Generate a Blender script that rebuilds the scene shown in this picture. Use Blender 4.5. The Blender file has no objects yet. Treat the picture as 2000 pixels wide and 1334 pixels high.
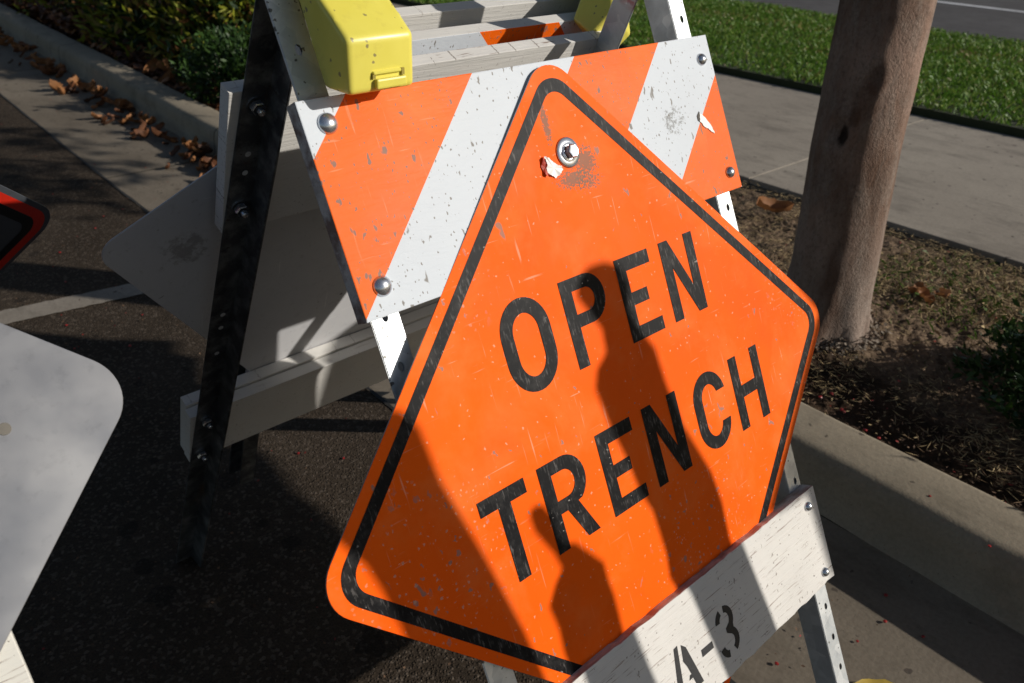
import bpy, bmesh, math, random
import numpy as np
from mathutils import Matrix, Vector, noise

random.seed(7); rng = np.random.default_rng(7)
S = bpy.context.scene
COL = S.collection
PI = math.pi
SUN = Vector((-0.580, 0.710, -0.397)).normalized()        # direction the sunlight travels

# ------------------------------------------------------------------ helpers
def link(o, parent=None):
    COL.objects.link(o)
    if parent: o.parent = parent
    return o

def mesh_obj(name, verts, faces, mats, parent=None, M=None, smooth=False):
    me = bpy.data.meshes.new(name)
    me.from_pydata([tuple(v) for v in verts], [], faces)
    if not isinstance(mats, (list, tuple)): mats = [mats]
    for m in mats: me.materials.append(m)
    if smooth:
        me.polygons.foreach_set('use_smooth', [True]*len(me.polygons))
    o = bpy.data.objects.new(name, me)
    link(o, parent)
    if M is not None: o.matrix_local = M
    return o

def np_mesh(name, V, F, mats, parent=None, mat_idx=None, smooth=False):
    """V (n,3), F (m,k) fast mesh"""
    me = bpy.data.meshes.new(name)
    V = np.asarray(V, np.float32); F = np.asarray(F, np.int32)
    me.vertices.add(len(V)); me.vertices.foreach_set('co', V.ravel())
    k = F.shape[1]
    me.loops.add(F.size); me.loops.foreach_set('vertex_index', F.ravel())
    me.polygons.add(len(F))
    me.polygons.foreach_set('loop_start', np.arange(0, F.size, k, dtype=np.int32))
    me.polygons.foreach_set('loop_total', np.full(len(F), k, np.int32))
    if not isinstance(mats, (list, tuple)): mats = [mats]
    for m in mats: me.materials.append(m)
    if mat_idx is not None: me.polygons.foreach_set('material_index', np.asarray(mat_idx, np.int32))
    if smooth: me.polygons.foreach_set('use_smooth', np.ones(len(F), bool))
    me.update(); me.validate()
    o = bpy.data.objects.new(name, me)
    return link(o, parent)

def bm_obj(name, bm, mats, parent=None, M=None, smooth=False):
    me = bpy.data.meshes.new(name)
    bmesh.ops.recalc_face_normals(bm, faces=bm.faces)
    bm.to_mesh(me); bm.free()
    if not isinstance(mats, (list, tuple)): mats = [mats]
    for m in mats: me.materials.append(m)
    if smooth: me.polygons.foreach_set('use_smooth', [True]*len(me.polygons))
    o = bpy.data.objects.new(name, me)
    link(o, parent)
    if M is not None: o.matrix_local = M
    return o

def empty(name, loc=(0, 0, 0), rz=0, label=None, cat=None, group=None, kind=None):
    o = bpy.data.objects.new(name, None)
    o.location = loc; o.rotation_euler = (0, 0, rz); o.empty_display_size = .1
    link(o); tag(o, label, cat, group, kind); return o

def tag(o, label=None, cat=None, group=None, kind=None):
    if label: o['label'] = label
    if cat: o['category'] = cat
    if group: o['group'] = group
    if kind: o['kind'] = kind
    return o

def box_bm(x0, x1, y0, y1, z0, z1, bevel=0, seg=2, bm=None):
    own = bm is None
    if own: bm = bmesh.new()
    vs = [bm.verts.new((x, y, z)) for x in (x0, x1) for y in (y0, y1) for z in (z0, z1)]
    idx = [(0,1,3,2),(4,6,7,5),(0,4,5,1),(2,3,7,6),(0,2,6,4),(1,5,7,3)]
    fs = [bm.faces.new([vs[i] for i in f]) for f in idx]
    if bevel:
        bmesh.ops.recalc_face_normals(bm, faces=bm.faces)
        es = list({e for f in fs for e in f.edges})
        bmesh.ops.bevel(bm, geom=es, offset=bevel, segments=seg, affect='EDGES', profile=.6)
    return bm

def prism_bm(poly, z0, z1, bevel=0, seg=2, bm=None, vertical_bevel=False):
    """poly in XY extruded along Z"""
    if bm is None: bm = bmesh.new()
    a = [bm.verts.new((p[0], p[1], z0)) for p in poly]
    b = [bm.verts.new((p[0], p[1], z1)) for p in poly]
    n = len(poly)
    fs = [bm.faces.new(a[::-1]), bm.faces.new(b)]
    for i in range(n):
        fs.append(bm.faces.new((a[i], a[(i+1) % n], b[(i+1) % n], b[i])))
    bmesh.ops.recalc_face_normals(bm, faces=bm.faces)
    if bevel:
        es = list({e for f in fs for e in f.edges}) if vertical_bevel else list({e for f in fs[:2] for e in f.edges})
        bmesh.ops.bevel(bm, geom=es, offset=bevel, segments=seg, affect='EDGES', profile=.6)
    return bm

def lathe_bm(profile, n=24, bm=None, M=None):
    """profile [(r,z)...] around Z"""
    if bm is None: bm = bmesh.new()
    rings = []
    for r, z in profile:
        if r < 1e-6:
            v = bm.verts.new((0, 0, z)); rings.append([v])
        else:
            rings.append([bm.verts.new((r*math.cos(2*PI*i/n), r*math.sin(2*PI*i/n), z)) for i in range(n)])
    new = [v for r in rings for v in r]
    for a, b in zip(rings, rings[1:]):
        for i in range(n):
            j = (i+1) % n
            q = [a[i % len(a)], a[j % len(a)], b[j % len(b)], b[i % len(b)]]
            u = []
            for v in q:
                if v not in u: u.append(v)
            if len(u) > 2: bm.faces.new(u)
    if M is not None: bmesh.ops.transform(bm, matrix=M, verts=new)
    return bm

def rounded_diamond(h, r, n=7, off=0):
    """diamond with half diagonal h (virtual corner), corner radius r, inset off (perpendicular)"""
    h = h - off*math.sqrt(2)
    pts = []
    for a0, (cx, cy) in ((0, (1, 0)), (90, (0, 1)), (180, (-1, 0)), (270, (0, -1))):
        c = h - r*math.sqrt(2)
        for i in range(n+1):
            a = math.radians(a0 - 45 + 90*i/n)
            pts.append((cx*c + r*math.cos(a), cy*c + r*math.sin(a)))
    return pts

# ------------------------------------------------------------------ node materials
class NT:
    def __init__(self, name):
        self.m = bpy.data.materials.new(name); self.m.use_nodes = True
        self.t = self.m.node_tree; self.t.nodes.clear()
        self.out = self.t.nodes.new('ShaderNodeOutputMaterial')
        self.b = self.t.nodes.new('ShaderNodeBsdfPrincipled')
        self.t.links.new(self.b.outputs[0], self.out.inputs[0])
        self.tc = self.t.nodes.new('ShaderNodeTexCoord')
        self.obj = self.tc.outputs['Object']
    def n(self, typ, **kw):
        nd = self.t.nodes.new(typ)
        for k, v in kw.items(): setattr(nd, k, v)
        return nd
    def set(self, sock, v):
        if isinstance(v, bpy.types.NodeSocket): self.t.links.new(v, sock)
        elif v is not None:
            if isinstance(v, (tuple, list)) and len(v) == 3 and sock.type == 'RGBA': v = (*v, 1)
            sock.default_value = v
    def P(self, name, v): self.set(self.b.inputs[name], v)
    def map(self, scale=(1, 1, 1), loc=(0, 0, 0), rot=(0, 0, 0), src=None):
        m = self.n('ShaderNodeMapping'); self.set(m.inputs[0], src or self.obj)
        m.inputs['Scale'].default_value = scale; m.inputs['Location'].default_value = loc; m.inputs['Rotation'].default_value = rot
        return m.outputs[0]
    def noise(self, vec=None, scale=5, detail=4, rough=.55, dist=0, color=False):
        m = self.n('ShaderNodeTexNoise'); self.set(m.inputs['Vector'], vec or self.obj)
        m.inputs['Scale'].default_value = scale; m.inputs['Detail'].default_value = detail
        m.inputs['Roughness'].default_value = rough; m.inputs['Distortion'].default_value = dist
        return m.outputs['Color' if color else 'Fac']
    def vor(self, vec=None, scale=5, feature='F1', out='Distance', rand=1):
        m = self.n('ShaderNodeTexVoronoi', feature=feature); self.set(m.inputs['Vector'], vec or self.obj)
        m.inputs['Scale'].default_value = scale; m.inputs['Randomness'].default_value = rand
        return m.outputs[out], m
    def math(self, op, a, b=None, c=None, clamp=False):
        m = self.n('ShaderNodeMath', operation=op, use_clamp=clamp)
        self.set(m.inputs[0], a); self.set(m.inputs[1], b)
        if c is not None: self.set(m.inputs[2], c)
        return m.outputs[0]
    def ramp(self, fac, a, b, lo=0, hi=1, smooth=False):
        m = self.n('ShaderNodeMapRange', interpolation_type='SMOOTHSTEP' if smooth else 'LINEAR')
        self.set(m.inputs[0], fac); self.set(m.inputs[1], a); self.set(m.inputs[2], b)
        self.set(m.inputs[3], lo); self.set(m.inputs[4], hi); return m.outputs[0]
    def mix(self, fac, a, b, blend='MIX'):
        m = self.n('ShaderNodeMix', data_type='RGBA', blend_type=blend)
        self.set(m.inputs[0], fac); self.set(m.inputs[6], a); self.set(m.inputs[7], b); return m.outputs[2]
    def sep(self, v=None):
        m = self.n('ShaderNodeSeparateXYZ'); self.set(m.inputs[0], v or self.obj); return m.outputs
    def bump(self, h, strength=.3, dist=.01, normal=None):
        m = self.n('ShaderNodeBump'); m.inputs['Strength'].default_value = strength; m.inputs['Distance'].default_value = dist
        self.set(m.inputs['Height'], h)
        if normal is not None: self.set(m.inputs['Normal'], normal)
        return m.outputs[0]
    def specks(self, scale, density=.3, size=.25, vscale=(1, 1, 1), loc=(0, 0, 0), rot=(0, 0, 0), wob=.25, soft=.04, dim='2D'):
        """sparse irregular specks; returns mask"""
        v = self.map(scale=vscale, loc=loc, rot=rot)
        nz = self.noise(v, scale*2.3, 2, .5, color=True)
        mm = self.n('ShaderNodeVectorMath', operation='MULTIPLY_ADD')
        self.set(mm.inputs[0], nz); mm.inputs[1].default_value = (wob/scale,)*3; self.set(mm.inputs[2], v)
        d, nd = self.vor(mm.outputs[0], scale); nd.voronoi_dimensions = dim
        s = self.sep(nd.outputs['Color'])
        sel = self.math('LESS_THAN', s[0], density)
        rad = self.math('MULTIPLY', s[1], size)
        near = self.ramp(self.math('SUBTRACT', rad, d), 0, soft)
        return self.math('MULTIPLY', sel, near)

def OR(t, *ms):
    r = ms[0]
    for m in ms[1:]: r = t.math('MAXIMUM', r, m)
    return r

def mat_simple(name, col, rough=.6, metal=0, var=.15, scale=30, bump=.1):
    t = NT(name); n = t.noise(scale=scale, detail=5)
    dark = tuple(c*(1-var) for c in col); lite = tuple(min(1, c*(1+var)) for c in col)
    t.P('Base Color', t.mix(n, dark, lite)); t.P('Roughness', rough); t.P('Metallic', metal)
    if bump: t.P('Normal', t.bump(n, bump, .002))
    return t.m

def mat_asphalt():
    t = NT('asphalt'); 
    v, nd = t.vor(scale=170); cell = t.sep(nd.outputs['Color'])
    v2, nd2 = t.vor(scale=420); c2 = t.sep(nd2.outputs['Color'])
    big = t.noise(scale=2.2, detail=3); mid = t.noise(scale=14, detail=3)
    base = t.mix(t.ramp(big, .3, .7), (.046, .034, .024), (.076, .057, .041))
    base = t.mix(t.ramp(c2[0], .0, 1), t.mix(.55, base, (.022, .018, .015)), base)
    st = t.math('GREATER_THAN', cell[0], .80)
    stone = t.mix(cell[1], (.08, .06, .045), (.15, .12, .095))
    base = t.mix(t.math('MULTIPLY', st, .6), base, stone)
    pit = t.ramp(v, .0, .5)
    spots = t.specks(9, .35, .28, wob=.5)
    base = t.mix(t.math('MULTIPLY', spots, .55), base, (.018, .015, .013))
    base = t.mix(t.ramp(mid, .62, .78, 0, .35), base, (.02, .018, .016))
    t.P('Base Color', base); t.P('Roughness', .95); t.P('Specular IOR Level', .06)
    h = t.math('ADD', t.math('MULTIPLY', cell[0], .8), t.math('MULTIPLY', c2[1], .4))
    t.P('Normal', t.bump(t.math('SUBTRACT', h, pit), .85, .004))
    return t.m

def mat_concrete(name, c0, c1, joint=None, stain=(.05, .04, .035), bump=.25, pits=True):
    t = NT(name)
    big = t.noise(scale=1.6, detail=5, rough=.6); fine = t.noise(scale=120, detail=3); mid = t.noise(scale=18, detail=4)
    base = t.mix(t.ramp(big, .35, .68), c0, c1)
    base = t.mix(t.ramp(fine, .35, .7, 0, .30), base, tuple(c*.55 for c in c0))
    base = t.mix(t.ramp(mid, .58, .78, 0, .35), base, tuple(c*.6 for c in c0))
    sp = t.specks(16, .35, .14, wob=.5)
    base = t.mix(t.math('MULTIPLY', sp, .7), base, stain)
    sp2 = t.specks(4, .4, .3, wob=.8, soft=.3, loc=(3, 1, 0))
    base = t.mix(t.math('MULTIPLY', sp2, .25), base, stain)
    if joint:
        yv = t.sep()[1]; fr = t.math('ABSOLUTE', t.math('SUBTRACT', t.math('FRACT', t.math('DIVIDE', t.math('ADD', yv, joint), 2.44)), .5))
        base = t.mix(t.ramp(fr, .0015, .0035, .75, 0), base, tuple(c*.2 for c in c0))
    st2 = t.noise(t.map(scale=(2.2, .8, 1), loc=(5, 5, 0)), 5, 6, .7)
    base = t.mix(t.ramp(st2, .50, .72, 0, .55), base, tuple(c*.42 for c in c0))
    cr = t.noise(scale=260, detail=2, vec=t.map(loc=(2, 2, 2)))
    base = t.mix(t.ramp(cr, .66, .74, 0, .5), base, (.06, .05, .04))
    t.P('Base Color', base); t.P('Roughness', .95); t.P('Specular IOR Level', .08)
    t.P('Normal', t.bump(t.math('ADD', fine, mid), bump, .003))
    return t.m

def mat_soil():
    t = NT('soil')
    big = t.noise(scale=3, detail=5, rough=.6); mid = t.noise(scale=22, detail=5, rough=.65); fine = t.noise(scale=150, detail=3)
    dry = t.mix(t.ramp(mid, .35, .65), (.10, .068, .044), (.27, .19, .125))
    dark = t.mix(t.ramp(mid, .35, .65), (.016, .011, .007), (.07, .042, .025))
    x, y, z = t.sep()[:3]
    # mulch strip along the kerb, darkened to paint in shade; dry dirt further in
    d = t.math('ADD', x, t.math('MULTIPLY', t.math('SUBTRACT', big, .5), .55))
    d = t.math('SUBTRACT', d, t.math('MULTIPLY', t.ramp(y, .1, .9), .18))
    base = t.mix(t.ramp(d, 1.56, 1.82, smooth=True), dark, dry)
    base = t.mix(t.ramp(fine, .3, .75, 0, .5), base, (.03, .02, .014))
    t.P('Base Color', base); t.P('Roughness', .95); t.P('Specular IOR Level', .1)
    t.P('Normal', t.bump(t.math('ADD', mid, t.math('MULTIPLY', fine, .5)), .7, .012))
    return t.m

def mat_bark():
    t = NT('bark')
    v = t.map(scale=(1, 1, .35)); n1 = t.noise(v, 26, 6, .7, .6); n2 = t.noise(scale=3.2, detail=4)
    cr, nd = t.vor(t.map(scale=(1, 1, .6)), 150, 'DISTANCE_TO_EDGE')
    base = t.mix(t.ramp(n2, .38, .62), (.15, .092, .066), (.32, .218, .170))
    mo = t.noise(t.map(scale=(1, 1, .5), loc=(1, 8, 3)), 12, 5, .7)
    base = t.mix(t.ramp(mo, .45, .65, 0, .55), base, (.13, .075, .05))
    base = t.mix(t.ramp(n1, .42, .72, 0, .75), base, (.30, .245, .205))
    base = t.mix(t.math('MULTIPLY', t.ramp(cr, .0, .12, .35, 0), t.ramp(n1, .4, .6, 0, 1)), base, (.05, .032, .024))
    z = t.sep()[2]
    base = t.mix(t.ramp(z, .12, .42, .55, 0), base, (.27, .225, .19))
    # brown stained streaks on the upper trunk
    for (ka, kz, rr_, colr, st_) in ((181, .545, .019, (.014, .008, .005), .93), (187, .585, .017, (.06, .026, .012), .6), (203, .675, .022, (.06, .025, .014), .55), (196, .62, .03, (.10, .045, .025), .5)):
        px_, py_ = .105*math.cos(math.radians(ka)), .105*math.sin(math.radians(ka))
        vv = t.n('ShaderNodeVectorMath', operation='DISTANCE'); mp = t.map(scale=(1, 1, .6)); t.set(vv.inputs[0], mp); vv.inputs[1].default_value = (px_, py_, kz*.6)
        dd = t.math('ADD', t.math('DIVIDE', vv.outputs['Value'], rr_), t.math('MULTIPLY', t.math('SUBTRACT', mo, .5), 1.6))
        base = t.mix(t.ramp(dd, .55, 1.05, st_, 0, True), base, colr)
    st = t.noise(t.map(scale=(1, 1, .3), loc=(4, 2, 0)), 9, 3)
    base = t.mix(t.ramp(st, .52, .66, 0, .7), base, (.075, .035, .02))
    t.P('Base Color', base); t.P('Roughness', .9); t.P('Specular IOR Level', .15)
    fb = t.noise(t.map(scale=(1, 1, .6)), 140, 5, .75)
    base2 = t.mix(t.ramp(fb, .50, .62, 0, .45), base, (.07, .045, .032)); t.P('Base Color', base2)
    h = t.math('ADD', t.math('MULTIPLY', t.ramp(cr, 0, .25), .12), t.math('ADD', t.math('MULTIPLY', n1, .6), fb))
    t.P('Normal', t.bump(h, .6, .006))
    return t.m

def mat_leaf(name, c0, c1, c2=None, trans=.15, rough=.5):
    t = NT(name)
    oi = t.n('ShaderNodeNewGeometry').outputs['Random Per Island']
    n = t.noise(scale=60, detail=2)
    base = t.mix(oi, c0, c1)
    if c2: base = t.mix(t.math('GREATER_THAN', t.math('FRACT', t.math('MULTIPLY', oi, 7.31)), .72), base, c2)
    base = t.mix(t.ramp(n, .3, .7, 0, .4), base, tuple(c*.5 for c in c0))
    t.P('Base Color', base); t.P('Roughness', rough); t.P('Specular IOR Level', .3)
    if trans:
        tr = t.n('ShaderNodeBsdfTranslucent'); t.set(tr.inputs[0], base)
        ms = t.n('ShaderNodeMixShader'); ms.inputs[0].default_value = trans
        t.t.links.new(t.b.outputs[0], ms.inputs[1]); t.t.links.new(tr.outputs[0], ms.inputs[2])
        t.t.links.new(ms.outputs[0], t.out.inputs[0])
    return t.m

def orange_wear(t, base, grime=1.0):
    """scratches, chips and chalky scuffs shared by the reflective sheeting"""
    chalk = t.noise(scale=9, detail=6, rough=.65, dist=.3)
    base = t.mix(t.ramp(chalk, .48, .74, 0, .34*grime), base, (.86, .27, .08))
    dk = t.noise(scale=5, detail=5, rough=.6, vec=t.map(loc=(7, 3, 1)))
    base = t.mix(t.ramp(dk, .52, .75, 0, .30*grime), base, (.50, .045, .004))
    sc1 = t.noise(t.map(scale=(260, 14, 1), rot=(0, 0, .25)), 1, 2, .5)
    sc2 = t.noise(t.map(scale=(18, 300, 1), rot=(0, 0, .7)), 1, 2, .5)
    reg = t.noise(scale=11, detail=3)
    regm = t.ramp(reg, .42, .60)
    s = t.math('MULTIPLY', OR(t, t.ramp(sc1, .67, .73), t.ramp(sc2, .68, .74)), regm)
    base = t.mix(t.math('MULTIPLY', s, .38*grime), base, (.85, .50, .34))
    return base

def mat_sign_orange():
    t = NT('orange_sheeting')
    n = t.noise(scale=3.5, detail=4)
    base = t.mix(t.ramp(n, .3, .7), (.93, .102, .001), (.96, .130, .003))
    base = orange_wear(t, base, 1.0)
    g1 = t.specks(48, .26, .13, vscale=(1.2, .8, 1), wob=.8, loc=(.3, .7, 0))
    g2 = t.specks(21, .20, .11, vscale=(1.4, .8, 1), wob=.8, loc=(1.3, .2, 0))
    g3 = t.specks(150, .12, .20, wob=.8, loc=(.9, .1, 0))
    base = t.mix(t.math('MULTIPLY', OR(t, g1, g2), .75), base, (.22, .19, .16))
    base = t.mix(t.math('MULTIPLY', g3, .5), base, (.80, .48, .33))
    x, y = t.sep()[:2]
    def blob0(cx, cy, r_):
        dx = t.math('SUBTRACT', x, cx); dy = t.math('SUBTRACT', y, cy)
        return t.ramp(t.math('SQRT', t.math('ADD', t.math('MULTIPLY', dx, dx), t.math('MULTIPLY', dy, dy))), r_*.5, r_, 1, 0)
    cl_ = OR(t, blob0(-.31, -.03, .11), blob0(.06, -.17, .10), blob0(.36, .06, .07), blob0(-.20, .22, .06))
    g4 = t.specks(60, .55, .20, vscale=(1.2, .9, 1), wob=.9, loc=(.15, .55, 0)); g5 = t.specks(150, .4, .25, wob=.8, loc=(.55, .15, 0))
    base = t.mix(t.math('MULTIPLY', t.math('MULTIPLY', g4, cl_), .7), base, (.25, .21, .19))
    base = t.mix(t.math('MULTIPLY', t.math('MULTIPLY', g5, cl_), .6), base, (.62, .36, .26))
    # grazed patch beside the bolt: (x,y) in sign metres
    x, y = t.sep()[:2]
    def blob(cx, cy, rx, ry):
        dx = t.math('DIVIDE', t.math('SUBTRACT', x, cx), rx); dy = t.math('DIVIDE', t.math('SUBTRACT', y, cy), ry)
        return t.math('SUBTRACT', 1, t.math('SQRT', t.math('ADD', t.math('MULTIPLY', dx, dx), t.math('MULTIPLY', dy, dy))))
    fine = t.noise(scale=330, detail=3, rough=.7)
    for (cx, cy, rx, ry, th) in ((.022, .305, .026, .024, .62), (-.002, .290, .034, .014, .62), (-.022, .355, .007, .030, .60), (.02, .283, .04, .02, .72)):
        b = t.ramp(blob(cx, cy, rx, ry), 0, .8, 0, 1)
        m = t.ramp(t.math('ADD', fine, t.math('MULTIPLY', b, .30)), th, th+.05)
        m = t.math('MULTIPLY', m, t.math('GREATER_THAN', b, .02))
        base = t.mix(t.math('MULTIPLY', m, .85), base, (.20, .13, .09))
    t.P('Base Color', base)
    t.P('Roughness', t.ramp(t.noise(scale=14, detail=5), .3, .7, .46, .6)); t.P('Specular IOR Level', .07)
    t.P('Normal', t.bump(t.noise(scale=22, detail=4), .08, .003))
    return t.m

def mat_ink():
    t = NT('black_ink')
    chalk = t.noise(scale=34, detail=6, rough=.7)
    st = t.noise(t.map(scale=(330, 60, 1), rot=(0, 0, .45)), 1, 3, .6)
    base = t.mix(t.ramp(chalk, .48, .70, 0, .8), (.005, .005, .006), (.036, .034, .033))
    base = t.mix(t.math('MULTIPLY', t.ramp(st, .56, .66), t.ramp(chalk, .42, .6, .15, .8)), base, (.13, .12, .115))
    sp = t.specks(110, .14, .16, wob=.7); sp2 = t.specks(45, .10, .10, wob=.7)
    base = t.mix(t.math('MULTIPLY', OR(t, sp, sp2), .7), base, (.33, .30, .27))
    t.P('Base Color', base); t.P('Roughness', .5); t.P('Specular IOR Level', .10)
    t.P('Normal', t.bump(chalk, .08, .002))
    return t.m

def mat_rail(name, slope, c_first, pitch=.1495, first_orange=True, edge=False):
    """striped reflective sheeting on plywood; stripe coordinate c = x - slope*s; c_first starts an orange band"""
    t = NT(name)
    x, y, z = t.sep()[:3]
    c = t.math('SUBTRACT', x, t.math('MULTIPLY', y, slope))
    k = t.math('MODULO', t.math('ADD', t.math('DIVIDE', t.math('SUBTRACT', c, c_first), pitch), 40), 2)
    org = t.math('LESS_THAN', k, 1)
    wave = t.noise(t.map(scale=(38, 150, 1)), 1, 4, .6, 1.6)
    n = t.noise(scale=5, detail=5)
    oc = t.mix(t.ramp(n, .3, .7), (.82, .110, .003), (.84, .140, .007))
    oc = orange_wear(t, oc, .8)
    wc = t.mix(t.ramp(n, .3, .7), (.52, .55, .59), (.60, .64, .68))
    base = t.mix(org, wc, oc)
    s1 = t.specks(48, .42, .19, vscale=(1.7, .9, 1), wob=.8, rot=(0, 0, .15)); s2 = t.specks(170, .28, .24, vscale=(1.4, .9, 1), wob=.6, loc=(.2, .9, 0))
    s3 = t.specks(20, .45, .12, vscale=(1.8, .9, 1), wob=.7, loc=(.6, .3, 0))
    base = t.mix(t.math('MULTIPLY', OR(t, s1, s2, s3), .85), base, (.16, .14, .115))
    # smudge on the right-hand white stripe
    dx = t.math('DIVIDE', t.math('SUBTRACT', x, .195), .03); dy = t.math('DIVIDE', t.math('SUBTRACT', y, .325), .022)
    bl = t.ramp(t.math('ADD', t.math('MULTIPLY', dx, dx), t.math('MULTIPLY', dy, dy)), 0, 1.2, 1, 0)
    fine = t.noise(scale=130, detail=5, rough=.75)
    base = t.mix(t.ramp(t.math('ADD', fine, t.math('MULTIPLY', bl, .22)), .68, .76, 0, .6), base, (.10, .09, .07))
    t.P('Base Color', base)
    t.P('Roughness', t.ramp(n, .3, .7, .44, .56)); t.P('Specular IOR Level', .13)
    t.P('Normal', t.bump(wave, .20, .0016))
    return t.m

def mat_white_wood(name='white_painted_wood', grain=1.0, tint=(.66, .635, .60), dirt=.5):
    t = NT(name)
    g = t.noise(t.map(scale=(7, 210, 90)), 1, 5, .65, .8)
    g2 = t.noise(t.map(scale=(22, 420, 200)), 1, 3, .6, .3)
    big = t.noise(scale=6, detail=5, rough=.6)
    base = t.mix(t.ramp(big, .3, .75), tint, tuple(c*.86 for c in tint))
    base = t.mix(t.ramp(g2, .61, .69, 0, .65*grain), base, (.22, .16, .13))
    base = t.mix(t.math('MULTIPLY', t.ramp(g, .66, .74, 0, .7*grain), 1), base, (.34, .24, .19))
    s1 = t.specks(60, .25, .14, vscale=(1.6, .8, 1), wob=.9, rot=(0, 0, .3)); s2 = t.specks(170, .18, .22, wob=.6, loc=(.4, .2, 0))
    base = t.mix(t.math('MULTIPLY', OR(t, s1, s2), dirt), base, (.15, .12, .10))
    t.P('Base Color', base); t.P('Roughness', .62); t.P('Specular IOR Level', .35)
    t.P('Normal', t.bump(t.math('ADD', g, t.math('MULTIPLY', g2, .5)), .45, .0022))
    return t.m

def mat_wood_edge():
    t = NT('worn_board_edge')
    g = t.noise(t.map(scale=(9, 500, 500)), 1, 4, .65, .5); big = t.noise(t.map(scale=(14, 40, 40)), 1, 5, .6)
    base = t.mix(t.ramp(big, .42, .60), (.62, .57, .54), (.26, .17, .14))
    base = t.mix(t.ramp(g, .55, .7, 0, .6), base, (.17, .11, .08))
    t.P('Base Color', base); t.P('Roughness', .8); t.P('Normal', t.bump(t.math('ADD', g, big), .7, .004))
    return t.m

def mat_galv(name='galvanised_steel', holes=None, red=False, cols=((.50, .53, .55), (.70, .72, .73))):
    """holes = (x centre, pitch, radius, phase) in the part's own x / y metres -> real see-through holes"""
    t = NT(name)
    v, nd = t.vor(scale=55); cell = t.sep(nd.outputs['Color'])[0]
    n = t.noise(scale=40, detail=5, rough=.65)
    base = t.mix(cell, cols[0], cols[1]); base = t.mix(t.ramp(n, .45, .75, 0, .6), base, (.40, .40, .38))
    sp = OR(t, t.specks(110, .30, .22, wob=.6), t.specks(50, .22, .16, wob=.6, loc=(.3, .3, .3)))
    base = t.mix(t.math('MULTIPLY', sp, .85), base, (.07, .065, .055))
    rust = t.noise(t.map(scale=(1, .3, 1), loc=(2, 2, 2)), 18, 5, .7)
    base = t.mix(t.ramp(rust, .62, .76, 0, .5), base, (.26, .15, .08))
    if red:
        y = t.sep()[1]
        rm = t.math('MULTIPLY', t.ramp(t.math('ABSOLUTE', t.math('SUBTRACT', y, red)), .012, .024, 1, 0), t.ramp(t.noise(scale=90, detail=4), .40, .58))
        base = t.mix(t.math('MULTIPLY', rm, .7), base, (.40, .045, .05))
    t.P('Base Color', base); t.P('Metallic', .55); t.P('Roughness', t.ramp(n, .3, .7, .34, .52))
    t.P('Normal', t.bump(n, .12, .002))
    if holes:
        xc, pitch, rad, ph = holes
        x, y = t.sep()[:2]
        dx = t.math('SUBTRACT', x, xc)
        yy = t.math('SUBTRACT', t.math('MODULO', t.math('ADD', t.math('ADD', y, ph), pitch*40), pitch), pitch/2)
        # pairs of slots separated by plain metal
        d = t.math('SQRT', t.math('ADD', t.math('MULTIPLY', dx, dx), t.math('MULTIPLY', t.math('MULTIPLY', yy, yy), .45)))
        h = t.math('LESS_THAN', d, rad)
        tr = t.n('ShaderNodeBsdfTransparent'); ms = t.n('ShaderNodeMixShader'); t.set(ms.inputs[0], h)
        t.t.links.new(t.b.outputs[0], ms.inputs[1]); t.t.links.new(tr.outputs[0], ms.inputs[2]); t.t.links.new(ms.outputs[0], t.out.inputs[0])
    return t.m

def mat_yellow():
    t = NT('yellow_plastic')
    n = t.noise(scale=18, detail=4)
    base = t.mix(t.ramp(n, .3, .7), (.66, .58, .085), (.73, .65, .12))
    sp = OR(t, t.specks(150, .22, .34, wob=.6, dim='3D'), t.specks(75, .20, .30, vscale=(1, 1.3, .7), wob=.5, loc=(.2, .1, .5), dim='3D'))
    base = t.mix(t.math('MULTIPLY', sp, .8), base, (.17, .14, .09))
    gr = t.noise(scale=26, detail=6, rough=.7, vec=t.map(loc=(3, 3, 3)))
    base = t.mix(t.ramp(gr, .56, .74, 0, .45), base, (.42, .33, .06))
    t.P('Base Color', base); t.P('Roughness', .36); t.P('Subsurface Weight', .0)
    t.P('Normal', t.bump(n, .05, .002))
    return t.m

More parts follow.
